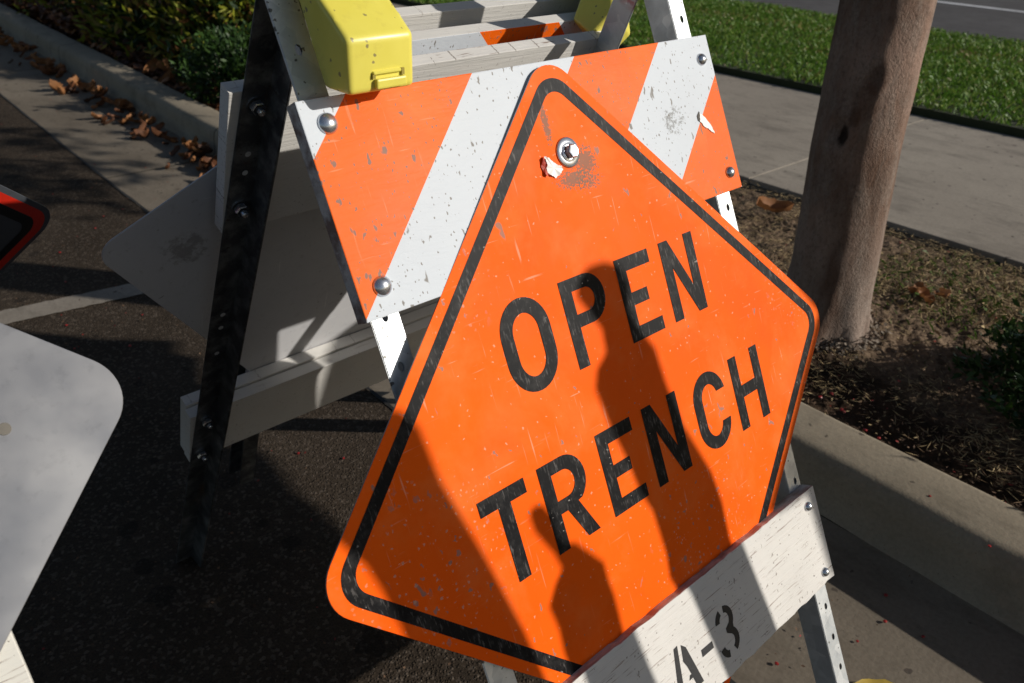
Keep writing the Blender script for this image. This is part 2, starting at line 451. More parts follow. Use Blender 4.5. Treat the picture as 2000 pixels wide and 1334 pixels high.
def mat_back_sheet(name, c0, c1, metal=0, rough=.55, smudge=None):
    t = NT(name)
    n = t.noise(scale=4, detail=5, rough=.6)
    base = t.mix(t.ramp(n, .3, .7), c0, c1)
    sm_ = t.noise(scale=60, detail=5, rough=.7, vec=t.map(loc=(9, 2, 0)))
    base = t.mix(t.ramp(sm_, .55, .72, 0, .25), base, tuple(c*.55 for c in c0))
    sc = t.noise(t.map(scale=(8, 300, 1), rot=(0, 0, .35)), 1, 3); sc2 = t.noise(t.map(scale=(260, 9, 1), rot=(0, 0, -.2), loc=(3, 2, 0)), 1, 3)
    reg = t.ramp(t.noise(scale=7, detail=3, vec=t.map(loc=(5, 5, 5))), .48, .65)
    sm = t.math('MULTIPLY', OR(t, t.ramp(sc, .68, .71), t.ramp(sc2, .69, .72)), reg)
    base = t.mix(t.math('MULTIPLY', sm, .5), base, (.92, .90, .86))
    sp = t.specks(24, .14, .09, wob=.5)
    base = t.mix(t.math('MULTIPLY', sp, .7), base, (.10, .08, .06))
    if smudge:
        x, y = t.sep()[:2]; fine = t.noise(scale=70, detail=6, rough=.75)
        for (cx, cy, rx, ry) in smudge:
            dx = t.math('DIVIDE', t.math('SUBTRACT', x, cx), rx); dy = t.math('DIVIDE', t.math('SUBTRACT', y, cy), ry)
            b = t.ramp(t.math('ADD', t.math('MULTIPLY', dx, dx), t.math('MULTIPLY', dy, dy)), 0, 1, 1, 0)
            base = t.mix(t.ramp(t.math('ADD', fine, t.math('MULTIPLY', b, .25)), .60, .72, 0, .5), base, (.12, .10, .085))
    t.P('Base Color', base); t.P('Metallic', metal); t.P('Roughness', t.ramp(t.noise(scale=12, detail=5), .3, .7, rough-.06, rough+.08))
    t.P('Normal', t.bump(t.noise(t.map(scale=(3, 3, 1)), 1, 2), .05, .01))
    return t.m

M_ASPH = mat_asphalt()
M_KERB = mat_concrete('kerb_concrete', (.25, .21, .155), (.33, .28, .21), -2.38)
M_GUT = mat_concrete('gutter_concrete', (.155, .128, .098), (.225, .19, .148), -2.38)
M_WALK = mat_concrete('sidewalk_concrete', (.27, .235, .195), (.33, .29, .24))
M_STREET = mat_concrete('street_asphalt', (.085, .08, .08), (.105, .10, .10))
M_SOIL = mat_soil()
M_BARK = mat_bark()
M_ORANGE = mat_sign_orange()
M_INK = mat_ink()
M_WOOD = mat_white_wood(grain=1.3, dirt=.75)
M_WOOD2 = mat_white_wood('white_board_smooth', .35, (.62, .60, .565), .4)
M_EDGE = mat_wood_edge()
M_YEL = mat_yellow()
M_STEEL = mat_simple('zinc_bolt', (.62, .64, .68), .24, .9, .12, 120, .06)
M_ALU = mat_simple('aluminium_edge', (.55, .55, .55), .4, .7, .2, 60, .1)
M_DARKM = mat_simple('dark_rubber', (.02, .02, .02), .6)
M_PEEL = mat_simple('peeled_white_backing', (.80, .77, .72), .6, 0, .08, 80, .2)
M_STENCIL = mat_simple('stencil_paint', (.010, .010, .012), .6, 0, .6, 260, .2)
M_PAINTLINE = mat_concrete('road_paint', (.22, .19, .155), (.33, .29, .245))
M_AMBER = mat_simple('amber_lens', (.75, .25, .02), .3)
M_RUSTEDGE = mat_simple('dark_edge', (.05, .04, .03), .7)

# ------------------------------------------------------------------ camera
cam = bpy.data.cameras.new('camera'); co = bpy.data.objects.new('camera', cam); link(co)
right = Vector((0.75681, -0.65327, 0.02194)); down = Vector((-0.31399, -0.39279, -0.86437)); fwd = Vector((0.57328, 0.64727, -0.50238))
R = Matrix((right, -down, -fwd)).transposed()
co.matrix_world = Matrix.Translation((0, 0, 1.15)) @ R.to_4x4()
cam.sensor_width = 36; cam.lens = 1570.44/2000*36; cam.clip_start = .02; cam.clip_end = 500
cam.dof.use_dof = True; cam.dof.focus_distance = .93; cam.dof.aperture_fstop = 9
S.camera = co

# ------------------------------------------------------------------ light
w = bpy.data.worlds.new('World'); S.world = w; w.use_nodes = True
nt = w.node_tree; nt.nodes.clear()
wo = nt.nodes.new('ShaderNodeOutputWorld'); bg = nt.nodes.new('ShaderNodeBackground'); sky = nt.nodes.new('ShaderNodeTexSky')
sky.sky_type = 'NISHITA'; sky.sun_disc = False
to_sun = -SUN
sky.sun_elevation = math.asin(to_sun.z); sky.sun_rotation = math.atan2(to_sun.x, to_sun.y)
bg.inputs[1].default_value = .061
nt.links.new(sky.outputs[0], bg.inputs[0]); nt.links.new(bg.outputs[0], wo.inputs[0])
sl = bpy.data.lights.new('sun', 'SUN'); sl.energy = 4.4; sl.angle = math.radians(.55); sl.color = (1, .95, .87)
so = bpy.data.objects.new('sun', sl); link(so)
so.rotation_euler = (-SUN).to_track_quat('Z', 'Y').to_euler()
S.view_settings.view_transform = 'Standard'; S.view_settings.look = 'None'; S.view_settings.gamma = 1; S.view_settings.exposure = 0

# ------------------------------------------------------------------ ground
KX0, KX1, KZ = 1.342, 1.505, .13
YA, YB = -4.0, 40.0
def sheet(name, x0, x1, y0, y1, z, mat, kind='structure', label=None):
    o = mesh_obj(name, [(x0, y0, z), (x1, y0, z), (x1, y1, z), (x0, y1, z)], [(0, 1, 2, 3)], mat)
    tag(o, label, None, None, kind); return o
sheet('ground', -150, 150, -150, 150, -.03, M_ASPH)
sheet('parking_lot', -30, .862, -20, 60, 0, M_ASPH)
# gutter pan with a slight dish
pts = [(.862, -.002), (.95, -.002), (1.20, -.001), (1.31, .002), (1.335, .008), (KX0+.006, .02), (KX0+.012, .085), (KX0+.018, .112), (KX0+.030, .125), (KX0+.045, KZ), (1.49, KZ), (KX1-.004, KZ-.002), (KX1, KZ-.008), (KX1, -.03)]
def strip(name, prof, y0, y1, mat, n=2, jitter=0):
    V = []; F = []
    ys = np.linspace(y0, y1, n)
    for yv in ys:
        for (a, b) in prof:
            j = (noise.noise(Vector((a*9, yv*7, b*9)))*jitter) if jitter else 0
            V.append((a+j, yv, b+j*.6))
    m = len(prof)
    for i in range(n-1):
        for k in range(m-1): F.append((i*m+k, i*m+k+1, (i+1)*m+k+1, (i+1)*m+k))
    return mesh_obj(name, V, F, mat, smooth=True)
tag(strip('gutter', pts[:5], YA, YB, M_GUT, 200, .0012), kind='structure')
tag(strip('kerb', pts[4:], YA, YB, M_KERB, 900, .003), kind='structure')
# dark seam between asphalt and concrete
V = []; F = []
for i in range(300):
    yv = -2+i*.045; ww = .004+.005*abs(noise.noise(Vector((yv*5, 0, 0)))); xx = .862+.006*noise.noise(Vector((yv*3, 5, 0)))
    V += [(xx-ww, yv, .0025), (xx+ww, yv, .0025)]
    if i: F.append((2*i-2, 2*i-1, 2*i+1, 2*i))
tag(mesh_obj('road_seam', V, F, mat_simple('tar', (.012, .011, .010), .8)), kind='structure')
# soil bed, displaced
def bed():
    xs = np.concatenate([np.linspace(KX1-.001, 2.72, 220)]); ys = np.concatenate([np.linspace(-.8, 3.2, 700), np.linspace(3.23, 14, 260)])
    V = []
    for yv in ys:
        for xv in xs:
            p = Vector((xv, yv, 0))
            h = .02*noise.noise(p*3)+.014*noise.noise(p*9)+.008*noise.noise(p*28)+.010*abs(noise.noise(p*45))+.006*noise.noise(p*90)
            edge = min(1, (xv-KX1)/.10, (2.72-xv)/.12); edge = max(0, edge)
            r = math.hypot(xv-1.905, yv-.89)
            mound = .018*math.exp(-(r/.26)**2)
            V.append((xv, yv, .098+.9*h*edge - .022*math.exp(-((xv-1.6)/.1)**2)*edge + mound*edge))
    nx = len(xs); F = []
    for j in range(len(ys)-1):
        for i in range(nx-1): F.append((j*nx+i, j*nx+i+1, (j+1)*nx+i+1, (j+1)*nx+i))
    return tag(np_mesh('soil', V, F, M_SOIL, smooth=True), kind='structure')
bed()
def bedz(x, y): return .10
# sidewalk: slabs with tooled joints and rounded edges
V = []; F = []
SW0, SW1 = 2.74, 4.285
sw_y = -3.1
slabs = []
bm = bmesh.new()
yv = -4.38
while yv < 24:
    box_bm(SW0, SW1, yv+.002, yv+3.038, -.02, .13, .004, 2, bm); yv += 3.04
tag(bm_obj('sidewalk', bm, M_WALK), kind='structure')
sheet('sidewalk_base', SW0-.01, SW1+.01, YA, YB, .108, mat_simple('joint_dirt', (.03, .024, .018), .9), 'structure')
M_LAWNSOIL = mat_simple('lawn_soil', (.030, .035, .012), .95, 0, .4, 30, .5)
o = mesh_obj('lawn_ground', [(SW1+.02, YA, .165), (6.86, YA, .14), (6.86, YB, .14), (SW1+.02, YB, .165), (SW1+.012, YA, .02), (SW1+.012, YB, .02)], [(0, 1, 2, 3), (4, 0, 3, 5)], M_LAWNSOIL); tag(o, kind='structure')
tag(strip('far_kerb', [(6.86, .11), (6.87, .12), (7.0, .12), (7.02, .11), (7.03, -.002)], YA, YB, M_KERB, 4), kind='structure')
sheet('street', 7.03, 24, -20, 60, 0, M_STREET)
sheet('street_line', 10.05, 10.19, -10, 40, .004, mat_concrete('street_paint', (.45, .45, .46), (.6, .6, .62)))
# painted parking stripe
def parking_line():
    n = 160; V = []; F = []
    for i in range(n):
        xx = -1.6+i*(1.6+.862)/(n-1)
        yc = 2.505-(xx-.26)*.13
        a = .006*noise.noise(Vector((xx*40, 1, 0))); b = .006*noise.noise(Vector((xx*40, 9, 0)))
        V += [(xx, yc-.048+a, .004), (xx, yc+.048+b, .004)]
        if i: F.append((2*i-2, 2*i, 2*i+1, 2*i-1))
    tag(mesh_obj('parking_line', V, F, M_PAINTLINE), kind='structure')
parking_line()

# ------------------------------------------------------------------ blades, straw
def blades(name, X, Y, Z, H, W, lean, mats, midx=None):
    n = len(X); a = rng.uniform(0, 2*PI, n); b = rng.uniform(0, 2*PI, n)
    dx = np.cos(a)*W/2; dy = np.sin(a)*W/2
    lx = np.cos(b)*lean*H; ly = np.sin(b)*lean*H
    V = np.zeros((n, 4, 3))
    V[:, 0] = np.c_[X-dx, Y-dy, Z]; V[:, 1] = np.c_[X+dx, Y+dy, Z]
    V[:, 2] = np.c_[X+dx*.7+lx*.5, Y+dy*.7+ly*.5, Z+H*.6]; V[:, 3] = np.c_[X+lx, Y+ly, Z+H*(1-.3*lean)]
    F = np.arange(n*4).reshape(n, 4)[:, [0, 1, 2, 3]]
    return np_mesh(name, V.reshape(-1, 3), F, mats, mat_idx=midx)
def pnoise(X, Y, s, o=0):
    return np.array([noise.noise(Vector((float(x)*s, float(y)*s, o))) for x, y in zip(X, Y)])
M_GR1 = mat_leaf('grass_green', (.075, .165, .014), (.125, .25, .026), (.20, .27, .05), .3)
M_GR2 = mat_leaf('grass_dry', (.20, .17, .045), (.30, .24, .09), None, .2)
n = 95000
X = rng.uniform(SW1+.03, 6.90, n); Y = rng.uniform(-1.2, 7.5, n)
k = pnoise(X, Y, 1.8) + .5*pnoise(X, Y, 6, 3)
band = np.exp(-((X-6.05)/.10)**2)
dry = rng.uniform(0, 1, n) < (.03+.30*band+.10*(k > .35))
H = rng.uniform(.028, .055, n)*(1+.3*k)
o = blades('lawn_grass', X, Y, np.full(n, .155), H, rng.uniform(.004, .007, n), rng.uniform(.2, 1.0, n), [M_GR1, M_GR2], dry.astype(int)); tag(o, 'short green lawn strip between sidewalk and street', 'grass', kind='stuff')
M_STRAW = mat_leaf('straw', (.30, .21, .10), (.50, .38, .20), (.18, .11, .06), .1, .7)
M_MULCH = mat_leaf('mulch_chips', (.045, .024, .013), (.13, .075, .042), (.17, .10, .06), 0, .8)
M_REDBIT = mat_leaf('red_bits', (.16, .012, .008), (.30, .03, .02), None, 0, .6)
def flakes(name, X, Y, Z, L, W, mats, midx=None, tilt=.35):
    n = len(X); a = rng.uniform(0, 2*PI, n); tz = rng.uniform(-tilt, tilt, n)
    ux, uy, uz = np.cos(a)*np.cos(tz), np.sin(a)*np.cos(tz), np.sin(tz)
    vx, vy = -np.sin(a), np.cos(a); t2 = rng.uniform(-.6, .6, n)
    C = np.c_[X, Y, Z]; U = np.c_[ux, uy, uz]*L[:, None]/2; Vv = np.c_[vx*np.cos(t2), vy*np.cos(t2), np.sin(t2)]*W[:, None]/2
    k = rng.uniform(.1, .6, n)[:, None]
    P = np.stack([C-U, C-Vv+U*k*.3, C+U+np.c_[0*X, 0*X, L*.05], C+Vv-U*k*.3], 1)
    return np_mesh(name, P.reshape(-1, 3), np.arange(n*4).reshape(n, 4), mats, mat_idx=midx)
n = 75000
X = rng.uniform(KX1+.01, 2.72, n); Y = rng.uniform(-.6, 3.0, n)
k = pnoise(X, Y, 2.6, 2)+.6*pnoise(X, Y, 8, 4)
keep = (rng.uniform(0, 1, n) < np.clip(.35+1.3*k+.55*(X-1.95), .03, 1)) & (np.hypot(X-1.9, Y-.9) > .17)
X, Y = X[keep], Y[keep]; n = len(X)
o = flakes('dry_grass_litter', X, Y, rng.uniform(.105, .128, n), rng.uniform(.008, .035, n), rng.uniform(.001, .0028, n), [M_STRAW]); tag(o, 'straw coloured dead grass strewn over the dirt around the trunk', 'dry grass', kind='stuff')
n = 22000
X = rng.uniform(KX1+.005, 2.7, n); Y = rng.uniform(-.5, 3.2, n)
o = flakes('mulch', X, Y, rng.uniform(.095, .122, n), rng.uniform(.003, .014, n), rng.uniform(.002, .006, n), [M_MULCH, M_REDBIT, M_STRAW], rng.choice([0, 1, 2], n, p=[.84, .03, .13])); tag(o, 'brown mulch and bark chips behind the kerb', 'mulch', kind='stuff')
# tufts of living grass in the bed
n = 1700
cx_, cy_ = rng.normal(2.40, .16, n), rng.normal(.72, .20, n)
ok = (cx_ > 1.9) & (cx_ < 2.7); cx_, cy_ = cx_[ok], cy_[ok]; n = len(cx_)
o = blades('weed_grass', cx_, cy_, np.full(n, .10), rng.uniform(.015, .035, n), rng.uniform(.002, .004, n), rng.uniform(.3, 1.2, n), [mat_leaf('weed_green', (.06, .12, .015), (.11, .17, .03), None, .2), M_STRAW], (rng.uniform(0, 1, n) < .45).astype(int)); tag(o, 'thin patch of green weeds in the dry dirt', 'weeds', kind='stuff')
n = 2500
o = flakes('grit', rng.uniform(-.6, 1.33, n), rng.uniform(.3, 6, n), rng.uniform(.003, .007, n), rng.uniform(.003, .009, n), rng.uniform(.003, .006, n), [M_MULCH, M_REDBIT], rng.choice([0, 1], n, p=[.8, .2])); tag(o, 'grit and leaf crumbs on the asphalt', 'grit', kind='stuff')

# ------------------------------------------------------------------ single dry leaves
M_LEAVES = [mat_leaf('dry_leaf_brown', (.11, .042, .018), (.20, .080, .035), None, .12, .6),
            mat_leaf('dry_leaf_orange', (.24, .095, .032), (.34, .16, .065), None, .15, .6),
            mat_leaf('dry_leaf_dark', (.055, .026, .014), (.10, .045, .025), None, .08, .6)]
def leaf_mesh(name, L, W, curl, mat, lobes=0, seed=0):
    r = random.Random(seed); nu, nv = 9, 5
    V = []; F = []
    bend = r.uniform(.3, 1.0)*curl; tw = r.uniform(-.6, .6)
    for i in range(nu):
        u = i/(nu-1)
        wv = W*math.sin(PI*(u*.92+.04))**.8*(1-.25*u)
        if lobes: wv *= 1+.35*math.sin(u*PI*3.2+r.uniform(-.2, .2))
        for j in range(nv):
            v = (j/(nv-1)-.5)*2
            x = (u-.5)*L; y = v*wv/2
            z = curl*.30*W*(v*v)*1.4 + bend*L*.35*(u-.5)**2*2 + .05*W*math.sin(u*19+v*7+seed)
            a = tw*(u-.5); V.append((x, y*math.cos(a)-z*math.sin(a), abs(y*math.sin(a)+z*math.cos(a))+.002))
    for i in range(nu-1):
        for j in range(nv-1): F.append((i*nv+j, (i+1)*nv+j, (i+1)*nv+j+1, i*nv+j+1))
    me = bpy.data.meshes.new(name); me.from_pydata(V, [], F); me.materials.append(mat)
    me.polygons.foreach_set('use_smooth', [True]*len(F)); return me
leaf_lib = [leaf_mesh('dry_leaf', random.uniform(.07, .12), random.uniform(.045, .075), random.uniform(.5, 1.6), M_LEAVES[i % 3 if i % 5 else 1], i % 2, i) for i in range(14)]
def put_leaf(x, y, z, label, group, tilt=.3, sc=1, i=None):
    o = bpy.data.objects.new('dry_leaf', random.choice(leaf_lib) if i is None else leaf_lib[i])
    o.location = (x, y, z); o.rotation_euler = (random.uniform(-tilt, tilt), random.uniform(-tilt, tilt), random.uniform(0, 6.28)); o.scale = (sc,)*3
    link(o); tag(o, label, 'leaf', group); return o
# drift of leaves against the kerb face
cl = [(3.10, .55, 34), (3.60, .45, 26), (4.1, .6, 16), (4.65, .4, 22), (5.2, .3, 14), (5.9, .45, 26), (6.6, .5, 16), (7.4, .5, 18)]
for (yc, sp, cnt) in cl:
    for q in range(cnt):
        yy = random.gauss(yc, sp*.42); dd = abs(random.gauss(0, .07)); xx = 1.30-dd
        zz = max(.004, random.uniform(0, .05)*(1-dd/.14))
        put_leaf(xx, yy, zz, 'curled dry brown leaf in the drift against the kerb face', 'dry leaves piled along the kerb', .7, random.uniform(.45, 1.05))
put_leaf(1.10, 3.05, .006, 'flat orange dry leaf lying nearest the barricade, out from the drift', None, .15, .9, 5)['category'] = 'leaf'
lf = put_leaf(2.50, 1.44, .125, 'pale orange dry leaf lying on the dirt left of the tree trunk', None, .2, 1.1, 10)
lf.rotation_euler = (.25, .15, -.75); lf.scale = (1.25,)*3
for (x, y, i, rz) in ((2.28, .80, 1, .4), (2.31, .74, 4, 2.0), (2.25, .77, 7, 3.6)):
    o = put_leaf(x, y, .125, 'curled red brown leaf standing in the dirt right of the trunk', 'curled leaves in the dirt right of the trunk', .8, .7, i)
# loose crusty rubble round the foot of the trunk
n = 2200
aa = rng.uniform(0, 2*PI, n); rr = .118+np.abs(rng.normal(0, .030, n))
o = flakes('rubble', 1.905+rr*np.cos(aa), .889+rr*np.sin(aa), rng.uniform(.10, .135, n)-.25*(rr-.12), rng.uniform(.006, .018, n), rng.uniform(.005, .012, n), [mat_leaf('grey_crumb', (.16, .125, .095), (.30, .25, .20), (.10, .07, .05), 0, .9)], None, .9); tag(o, 'grey crumbly earth and bark flakes round the foot of the trunk', 'rubble', kind='stuff')
# yellow leaf at the bottom edge of the picture
ym = leaf_mesh('yellow_leaf', .10, .05, .25, mat_leaf('yellow_leaf', (.50, .34, .05), (.60, .42, .08), None, .1, .5), 0, 33)
o = bpy.data.objects.new('yellow_leaf', ym); o.location = (1.028, .232, .006); o.rotation_euler = (0, 0, -.75); link(o)
tag(o, 'crinkled yellow leaf on the gutter beside the front leg foot', 'leaf')
# red berry-like bits
M_RED = mat_simple('red_fragment', (.26, .012, .010), .45, 0, .3, 90)
def red_bit(x, y, z, r=.0035):
    bm = bmesh.new(); bmesh.ops.create_icosphere(bm, subdivisions=1, radius=r)
    for v in bm.verts: v.co *= random.uniform(.7, 1.3); v.co.z *= .55
    me = bpy.data.meshes.new('red_bud'); bm.to_mesh(me); bm.free(); me.materials.append(M_RED)
    o = bpy.data.objects.new('red_bud', me); o.location = (x, y, z+r*.4); link(o)
    tag(o, 'tiny dark red fallen bud on the pavement', 'bud', 'red buds scattered on the ground'); return o
for (x, y) in ((.95, .375), (1.03, .34), (.905, .33), (.94, .315), (1.02, .30), (1.06, .20), (1.10, .31), (1.18, .30), (1.20, .24), (1.24, .33), (.60, 1.40), (.67, 1.32),
               (.50, 2.9), (.45, 2.65), (.40, 2.45), (.37, 2.35), (.72, 3.15), (.66, 3.05), (.35, 2.2), (.28, 2.75), (.22, 2.5), (.85, 2.9), (.56, 2.28), (.47, 2.12)):
    red_bit(x, y, .001, random.uniform(.0028, .0045))
for i in range(14): red_bit(random.uniform(1.52, 1.62), random.uniform(.5, 1.0), .105, .005)
red_bit(1.405, .36, KZ, .003); red_bit(1.36, .23, KZ-.004, .0035)

# ------------------------------------------------------------------ foliage
def leaf_cloud(C, size, aspect, out=None, updir=.3, jitter=.9):
    n = len(C)
    d = rng.normal(0, 1, (n, 3))*jitter
    if out is not None: d += out
    d[:, 2] += updir
    d /= np.linalg.norm(d, axis=1)[:, None]
    r = rng.normal(0, 1, (n, 3)); s = np.cross(d, r); s /= np.linalg.norm(s, axis=1)[:, None]
    nn = np.cross(d, s)
    L = size*rng.uniform(.6, 1.3, n)[:, None]; W = L*aspect
    P = np.stack([C, C+d*L*.45-s*W*.5+nn*L*.06, C+d*L, C+d*L*.45+s*W*.5+nn*L*.06], 1)
    return P.reshape(-1, 3), np.arange(n*4).reshape(n, 4)
def shrub(name_label, c, rx, ry, rz, n, size, aspect, mats, seed, bottom=.02):
    root = empty('shrub', (c[0], c[1], .1), 0, name_label, 'shrub')
    r = np.random.default_rng(seed)
    # many small shoots scattered through an uneven ellipsoid
    m = max(20, n//26); D = r.normal(0, 1, (m, 3)); D /= np.linalg.norm(D, axis=1)[:, None]
    D[:, 2] = np.abs(D[:, 2])*.95+bottom
    rad = r.uniform(.35, 1, m)**.5
    bump_ = np.array([1+.30*noise.noise(Vector((float(a)*2.1+seed, float(b)*2.1, float(cc)*2.1)))+.12*noise.noise(Vector((float(a)*6+seed, float(b)*6, float(cc)*6))) for a, b, cc in D])
    T = D*rad[:, None]*bump_[:, None]*np.array([rx, ry, rz])
    idx = r.integers(0, m, n); t = r.uniform(.0, 1, n)
    P0 = T[idx]; outv = D[idx]
    C = P0 + r.normal(0, 1, (n, 3))*size*.55 + outv*(t[:, None]*size*1.6)
    ok = C[:, 2] > .0; C = C[ok]; outv = outv[ok]
    V, F = leaf_cloud(C, size, aspect, outv*.9, .35, .8)
    mi = r.choice(len(mats), len(F), p=None)
    # light tips outside, darker inside
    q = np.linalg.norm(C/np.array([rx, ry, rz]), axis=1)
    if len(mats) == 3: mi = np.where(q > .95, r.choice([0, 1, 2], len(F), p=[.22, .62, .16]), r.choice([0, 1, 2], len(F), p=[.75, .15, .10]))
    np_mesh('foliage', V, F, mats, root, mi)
    bm = bmesh.new()
    for i in range(min(m, 40)):
        a = Vector((T[i][0]*.12, T[i][1]*.12, -.02)); b = Vector(T[i]); ax = (b-a); L = ax.length
        Mx = Matrix.Translation(a) @ ax.to_track_quat('Z', 'Y').to_matrix().to_4x4()
        lathe_bm([(.006, 0), (.004, L*.5), (.0015, L)], 5, bm, Mx)
    bm_obj('stem', bm, M_BARK, root)
    return root
M_SH1 = mat_leaf('shrub_leaf_dark', (.018, .045, .010), (.045, .095, .016), None, .12, .45)
M_SH2 = mat_leaf('shrub_leaf_lime', (.18, .22, .015), (.30, .31, .035), (.30, .22, .04), .25, .45)
M_SH3 = mat_leaf('shrub_leaf_bronze', (.10, .045, .015), (.17, .075, .03), None, .15, .5)
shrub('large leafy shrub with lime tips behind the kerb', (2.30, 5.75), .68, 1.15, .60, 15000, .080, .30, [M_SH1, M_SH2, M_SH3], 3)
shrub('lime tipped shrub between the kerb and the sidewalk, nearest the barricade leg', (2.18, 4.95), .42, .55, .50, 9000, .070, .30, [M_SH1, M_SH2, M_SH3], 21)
shrub('dark green shrub low against the kerb, nearest the barricade', (1.84, 4.25), .30, .38, .28, 6000, .040, .36, [M_SH1, M_SH1], 5)
shrub('dark shrub at the top left behind the leaf heap', (2.15, 7.3), .55, .85, .45, 9000, .05, .30, [M_SH1, M_SH2, M_SH3], 8)
shrub('low dark green shrub in the dirt at the right edge', (2.02, .26), .26, .24, .24, 5200, .026, .42, [M_SH1, M_SH1], 11)
shrub('low shrub right of the barricade, beyond the picture edge', (2.12, -.25), .34, .42, .30, 4500, .03, .42, [M_SH1, M_SH1], 14)
# heap of dry leaves in the bed
n = 2600
X = np.abs(rng.normal(0, .22, n))+1.53; Y = rng.normal(7.4, .75, n)
Z = .10+rng.uniform(0, .10, n)
o = flakes('leaf_heap', X, Y, Z, rng.uniform(.04, .09, n), rng.uniform(.03, .05, n), M_LEAVES, rng.choice([0, 1, 2], n, p=[.45, .3, .25]), .9); tag(o, 'heap of brown dry leaves lying in the planting bed', 'leaf litter', kind='stuff')
n = 900
X = np.abs(rng.normal(0, .16, n))+1.52; Y = rng.uniform(3.0, 6.0, n)
o = flakes('leaf_litter', X, Y, .10+rng.uniform(0, .04, n), rng.uniform(.04, .08, n), rng.uniform(.025, .045, n), M_LEAVES, rng.choice([0, 1, 2], n, p=[.45, .2, .35]), .7); tag(o, 'brown leaf litter under the shrubs', 'leaf litter', kind='stuff')
for (x, y, z, i) in ((1.60, 4.75, .15, 5), (1.58, 4.66, .13, 10), (1.62, 4.50, .14, 1), (1.57, 4.92, .15, 0)):
    put_leaf(x, y, z, 'large tan dry leaf caught upright at the foot of the shrubs', 'dry leaves caught under the shrubs', 1.0, 1.3, i)

# ------------------------------------------------------------------ tree
def tree(label, base, pts, crown_c, crown_r, nleaf, seed, extra=()):
    root = empty('tree', (base[0], base[1], .1), 0, label, 'tree')
    n = 64; V = []; F = []
    hs = []
    for a, b in zip(pts, pts[1:]):
        k = max(2, int((b[2]-a[2])/.02))
        for i in range(k):
            u = i/k; hs.append([a[j]+(b[j]-a[j])*u for j in range(4)])
    hs.append(list(pts[-1]))
    for (x, y, z, r) in hs:
        for i in range(n):
            a = 2*PI*i/n
            nz = noise.noise(Vector((math.cos(a)*1.6+seed, math.sin(a)*1.6, z*1.2)))*.06+noise.noise(Vector((math.cos(a)*6, math.sin(a)*6, z*14)))*.018
            fl = math.exp(-max(0, z-.08)/.06)
            rr = r*(1+nz) + fl*.030*(1+.45*math.sin(a*5+seed)+.5*math.sin(a*9+1)+.9*noise.noise(Vector((math.cos(a)*5, math.sin(a)*5, z*20))))
            for (ka, kz, kr, kd) in KNOTS:
                da = (a-ka+PI) % (2*PI)-PI
                q = (da*r/kr)**2+((z-kz)/(kr*1.5))**2
                rr -= kd*math.exp(-q*2.2) - kd*.6*math.exp(-abs(q-1.3)*1.6)
            V.append((x-base[0]+rr*math.cos(a), y-base[1]+rr*math.sin(a), z-.1))
    for j in range(len(hs)-1):
        for i in range(n): F.append((j*n+i, j*n+(i+1) % n, (j+1)*n+(i+1) % n, (j+1)*n+i))
    mesh_obj('trunk', V, F, M_BARK, root, smooth=True)
    bm = bmesh.new(); r = random.Random(seed)
    top = Vector((pts[-1][0]-base[0], pts[-1][1]-base[1], pts[-1][2]-.1)); cc = Vector(crown_c)-Vector((base[0], base[1], .1))
    tips = []
    for ec, er, en in extra:
        tip = Vector(ec)-Vector((base[0], base[1], .1)); ax = tip-top; L = ax.length
        lathe_bm([(.04, 0), (.025, L*.5), (.008, L)], 7, bm, Matrix.Translation(top) @ ax.to_track_quat('Z', 'Y').to_matrix().to_4x4())
    for i in range(9):
        dirv = Vector((r.uniform(-1, 1), r.uniform(-1, 1), r.uniform(-.3, 1))); dirv.normalize()
        tip = cc+Vector((dirv.x*crown_r[0], dirv.y*crown_r[1], dirv.z*crown_r[2]))*.8
        ax = tip-top; L = ax.length
        lathe_bm([(.035, 0), (.022, L*.5), (.006, L)], 7, bm, Matrix.Translation(top) @ ax.to_track_quat('Z', 'Y').to_matrix().to_4x4()); tips.append(tip)
    bm_obj('limb', bm, M_BARK, root)
    rg = np.random.default_rng(seed); m = nleaf//40
    D = rg.normal(0, 1, (m, 3)); D /= np.linalg.norm(D, axis=1)[:, None]
    T = np.array(cc)+D*(rg.uniform(.2, 1, m)**.45)[:, None]*np.array(crown_r)
    C = T[rg.integers(0, m, nleaf)]+rg.normal(0, .09, (nleaf, 3))
    for (ec, er, en) in extra:
        me_ = en//30; D = rg.normal(0, 1, (me_, 3)); D /= np.linalg.norm(D, axis=1)[:, None]
        T2 = np.array(ec)-np.array((base[0], base[1], .1))+D*(rg.uniform(.2, 1, me_)**.45)[:, None]*np.array(er)
        C = np.concatenate([C, T2[rg.integers(0, me_, en)]+rg.normal(0, .07, (en, 3))])
        # a limb reaching out to the clump
    Vv, Ff = leaf_cloud(C, .085, .5)
    np_mesh('crown', Vv, Ff, [M_SH1], root)
    return root
KNOTS = [(math.radians(180-360), .65, .026, .017), (math.radians(207-360), .775, .024, .007)]
tree('grey brown tree trunk with a dark knot, rising from the dirt behind the sign', (1.905, .89),
     [(1.908, .888, .05, .113), (1.906, .889, .18, .109), (1.904, .890, .30, .106), (1.892, .902, .60, .101), (1.888, .906, .95, .096), (1.87, .92, 1.6, .09), (1.86, .93, 2.3, .08)],
     (1.85, .95, 3.3), (1.3, 1.3, .9), 9000, 4, (((3.6, .45, 2.2), (.65, .75, .6), 700), ((2.7, .8, 2.7), (.5, .5, .5), 1500)))
